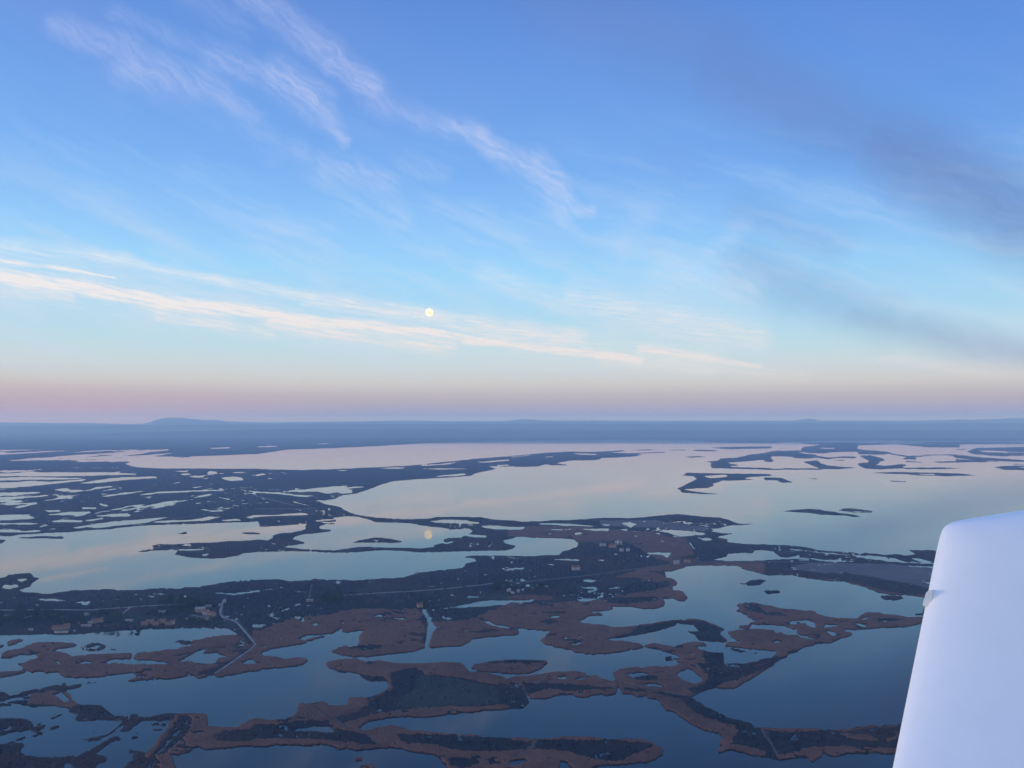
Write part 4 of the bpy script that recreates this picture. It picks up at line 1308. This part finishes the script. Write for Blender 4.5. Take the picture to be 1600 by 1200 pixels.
def tree_meshes(seed, H, R, kind):
    rng = random.Random(seed)
    tr = bmesh.new()

    def limb(p, q, r0, r1, n=6):
        p, q = np.array(p, float), np.array(q, float)
        d = (q - p) / np.linalg.norm(q - p)
        a = np.cross(d, (0, 0, 1) if abs(d[2]) < .9 else (1, 0, 0))
        a /= np.linalg.norm(a)
        c = np.cross(d, a)
        rr = [[tr.verts.new(tuple(o + (a * math.cos(t) + c * math.sin(t)) * r)) for t in [k * 2 * math.pi / n for k in range(n)]] for o, r in ((p, r0), (q, r1))]
        for k in range(n):
            tr.faces.new((rr[0][k], rr[0][(k + 1) % n], rr[1][(k + 1) % n], rr[1][k]))
    limb((0, 0, -.6), (0.1, 0, H * .45), H * .035, H * .022)
    limb((0.1, 0, H * .45), (-.1, .1, H * .85), H * .022, H * .006)
    tips = []
    for k in range(9 if kind != 2 else 16):
        a = k * 2.4 + rng.random()
        z = H * (.28 + .055 * k if kind != 2 else .25 + .035 * k)
        L_ = R * (.55 + .45 * rng.random()) * (1.05 - .5 * z / H)
        q = (math.cos(a) * L_, math.sin(a) * L_, z + L_ * (.35 if kind != 2 else .8))
        limb((0, 0, z), q, H * .014, H * .004, 5)
        tips.append(q)
        if kind == 2:
            for j in range(3):
                b_ = a + rng.uniform(-.9, .9)
                limb(tuple(np.array(q) * .6 + np.array((0, 0, z)) * .4), (q[0] + math.cos(b_) * R * .3, q[1] + math.sin(b_) * R * .3, q[2] + H * .1), H * .006, H * .002, 4)
    cr = bmesh.new()
    lobes = [(np.array(t), R * rng.uniform(.32, .5)) for t in tips] + [(np.array((0, 0, H * .75)), R * .55), (np.array((rng.uniform(-.3, .3) * R, 0, H * .6)), R * .6)]
    n = {0: 620, 1: 480, 2: 240}[kind]
    for _ in range(n):
        c, r = rng.choice(lobes)
        v = np.array([rng.gauss(0, 1) for _ in range(3)])
        v /= np.linalg.norm(v)
        p = c + v * r * (rng.random() ** .45) * np.array((1, 1, .8))
        s = (.26 if kind != 2 else .14) * rng.uniform(.6, 1.4) * H / 6
        u1 = np.array([rng.gauss(0, 1) for _ in range(3)])
        u1 /= np.linalg.norm(u1)
        u2 = np.cross(u1, v + .01)
        u2 /= np.linalg.norm(u2) + 1e-6
        cr.faces.new([cr.verts.new(tuple(p + u1 * s * a + u2 * s * b_)) for a, b_ in ((-1, -.4), (.1, -1), (1, .3), (-.2, .9))])
    out_ = []
    for bm_, nm in ((tr, "trunk"), (cr, "crown")):
        me = bpy.data.meshes.new(nm)
        bm_.to_mesh(me)
        bm_.free()
        out_.append(me)
    out_[0].materials.append(M_bark)
    out_[1].materials.append(M_leaf if kind != 2 else M_leaf2)
    return out_


VAR = {0: [tree_meshes(1, 8.5, 3.4, 0), tree_meshes(2, 7.5, 3.6, 0)],
       1: [tree_meshes(3, 6.0, 3.2, 1), tree_meshes(4, 5.2, 3.0, 1)],
       2: [tree_meshes(5, 6.5, 2.4, 2), tree_meshes(6, 5.8, 2.6, 2)]}
rt = random.Random(99)


def put_tree(X, Y, kind, label, group, scale=1.0):
    x, y, _ = ground(X, Y)
    e = empty("evergreen_tree" if kind != 2 else "bare_tree", (x, y, 0.6), rt.uniform(0, 6.28))
    s = scale * rt.uniform(.75, 1.2)
    e.scale = (s, s, s * rt.uniform(.85, 1.1))
    tag(e, label, "tree", group)
    for nm, me in zip(("trunk", "crown"), rt.choice(VAR[kind])):
        c = bpy.data.objects.new(nm, me)
        COL.objects.link(c)
        c.parent = e


for X, Y, rx, ry, n, kind, label, group in WOODS:
    for i in range(n):
        a, q = rt.uniform(0, 6.283), math.sqrt(rt.random())
        px, py = X + rx * q * math.cos(a), Y + ry * q * math.sin(a)
        if group == "rectangular plantation":
            px, py = X + rt.uniform(-rx, rx), Y + rt.uniform(-ry, ry)
        put_tree(px, py, kind, label, group if n > 1 else None, 1.3)
put_tree(215, 984.5, 0, "single big round dark tree at the water's edge left of the row of houses", None, 1.5)

# ------------------------------------------------------------------ the aeroplane's wing tip
M_paint, b = material("white_gel_coat", 0.22, 0.5)
b.inputs['Coat Weight'].default_value = 1.0
b.inputs['Coat Roughness'].default_value = 0.08
L.new(ramp(obj_noise(6.0, 3, 0.5), [(0.3, C4(.80, .81, .81)), (0.7, C4(.83, .84, .84))]), b.inputs['Base Color'])
WD = 3.4


def wing_pt(X, Y, depth=0.0):
    dx, dy, dz = ray(X, Y)
    k = (WD + depth) / dy
    return np.array((dx * k, WD + depth, CAM_H + dz * k))


tops = [(1472, 833), (1474, 827), (1478, 821.5), (1485, 817.3), (1496, 814), (1512, 811), (1530, 808.2), (1560, 803.6), (1600, 797.5), (1680, 785), (1800, 768), (1960, 748)]
aw = empty("aircraft_wing", tuple(wing_pt(1500, 1330, -0.55)))
tag(aw, "glossy white aircraft wing tip with rounded edge, close on the right", "wing")


def wing_tip(bm):
    bx0 = 1368.0
    by = 1345.0
    bx1 = 1960.0
    cs = [0, .0015, .005, .011, .02, .032, .048, .07, .1, .14, .19, .26, .34, .44, .56, .7, .85, 1.0]
    tx = [t[0] for t in tops]
    tlen = tx[-1] - tx[0]

    def thick(c):
        return 0.5 * (.2969 * math.sqrt(c) - .126 * c - .3516 * c * c + .2843 * c ** 3 - .1036 * c ** 4) * 2.3
    vs = [0, .1, .2, .3, .4, .5, .6, .7, .8, .88, .93, .96, .975, .985, .992, .997, 1.0]
    org = np.array(aw.location)
    sides = {}
    for side in (-1, 1):
        rows = []
        for c in cs:
            Xt = tx[0] + tlen * c
            Yt = np.interp(Xt, tx, [t[1] for t in tops])
            row = []
            for v in vs:
                Xp = bx0 + (bx1 - bx0) * c
                Xp, Yp = Xp + (Xt - Xp) * v, by + (Yt - by) * v
                dep = (Xp - 1472) / FPX * 0.25 + (1000 - Yp) / FPX * 2.2      # turned and leaning away upward
                P = wing_pt(Xp, Yp, dep)
                e = 1.0
                if v > .93:
                    e = math.sqrt(max(0.0, 1 - ((v - .93) / .07) ** 2))
                P = P + np.array((0, side * thick(c) * e - 0.05 * 0, 0))
                row.append(P - org)
            rows.append(row)
        sides[side] = rows
    vv = {}

    def V(side, i, j):
        key = (0 if (i == 0 or j == len(vs) - 1) else side, i, j)
        if key not in vv:
            vv[key] = bm.verts.new(tuple(sides[side][i][j]))
        return vv[key]
    for side in (-1, 1):
        for i in range(len(cs) - 1):
            for j in range(len(vs) - 1):
                q = [V(side, i, j), V(side, i + 1, j), V(side, i + 1, j + 1), V(side, i, j + 1)]
                f = bm.faces.new(q if side < 0 else q[::-1])
                f.smooth = True
    i = len(cs) - 1
    for j in range(len(vs) - 2):
        bm.faces.new((V(-1, i, j), V(1, i, j), V(1, i, j + 1), V(-1, i, j + 1)))
    bm.faces.new([V(-1, k, 0) for k in range(len(cs))][::-1] + [V(1, k, 0) for k in range(1, len(cs))])


wt_o = obj("wing_tip", wing_tip, M_paint, aw)


def slab(bm):                            # the wing panel the tip stands on, below the picture
    o = np.array(aw.location)
    a = wing_pt(1368, 1345, -.62) - o
    b_ = wing_pt(1960, 1345, -.6) - o
    sec = [(-.02, 0), (.02, .05), (.12, .085), (.35, .10), (.7, .07), (1.0, .01), (1.0, -.01), (.6, -.05), (.2, -.06), (.02, -.04)]
    rings = []
    for t, w_, dz_ in ((0, 1.0, 0), (1, 1.25, -.12), (2, 1.5, -.3)):
        rings.append([bm.verts.new((a[0] + (b_[0] - a[0]) * s * w_ + t * .15, -t * 1.1 + .05, -.1 + z * w_ * 1.1 + dz_)) for s, z in sec])
    for p, q in zip(rings, rings[1:]):
        for i in range(len(sec)):
            j = (i + 1) % len(sec)
            bm.faces.new((p[i], p[j], q[j], q[i])).smooth = True
    bm.faces.new(rings[0][::-1])
    bm.faces.new(rings[-1])


obj("wing_panel", slab, M_paint, aw)


TD = -0.01 + (1000 - 934) / FPX * 2.2


def tab(bm):
    o = np.array(aw.location)
    pts = [(1458, 921), (1452.5, 922), (1447, 925.5), (1441.2, 945.5), (1444, 947.5), (1455, 946)]
    fr = [bm.verts.new(tuple(wing_pt(x, y, TD - .02) - o)) for x, y in pts]
    bk_ = [bm.verts.new(tuple(wing_pt(x, y, TD + .02) - o)) for x, y in pts]
    bm.faces.new(fr[::-1])
    bm.faces.new(bk_)
    for i in range(6):
        j = (i + 1) % 6
        bm.faces.new((fr[i], fr[j], bk_[j], bk_[i]))
    bmesh.ops.recalc_face_normals(bm, faces=bm.faces)
    bmesh.ops.bevel(bm, geom=bm.edges[:], offset=.003, segments=2, affect='EDGES')


obj("edge_fitting", tab, M_paint, aw)


HAZE_DEN = 8.8e-5
HAZE_COL = (0.31, 0.58, 1.0, 1)

# ------------------------------------------------------------------ haze
bm = bmesh.new()
bmesh.ops.create_cube(bm, size=1.0)
bmesh.ops.scale(bm, vec=(62000, 62000, 483), verts=bm.verts)
bmesh.ops.translate(bm, vec=(0, 0, 483 / 2 - 3), verts=bm.verts)
me = bpy.data.meshes.new("haze")
bm.to_mesh(me)
M_haze = bpy.data.materials.new("evening_haze")
M_haze.use_nodes = True
hn = M_haze.node_tree
hn.nodes.clear()
pv = hn.nodes.new('ShaderNodeVolumePrincipled')
pv.inputs['Color'].default_value = HAZE_COL
pv.inputs['Absorption Color'].default_value = (1, 1, 1, 1)
pv.inputs['Density'].default_value = HAZE_DEN
pv.inputs['Anisotropy'].default_value = 0.0
ho = hn.nodes.new('ShaderNodeOutputMaterial')
hn.links.new(pv.outputs[0], ho.inputs['Volume'])
haze = link("haze", me, M_haze)
tag(haze, "thin blue evening haze over the whole delta", "haze", kind='stuff')
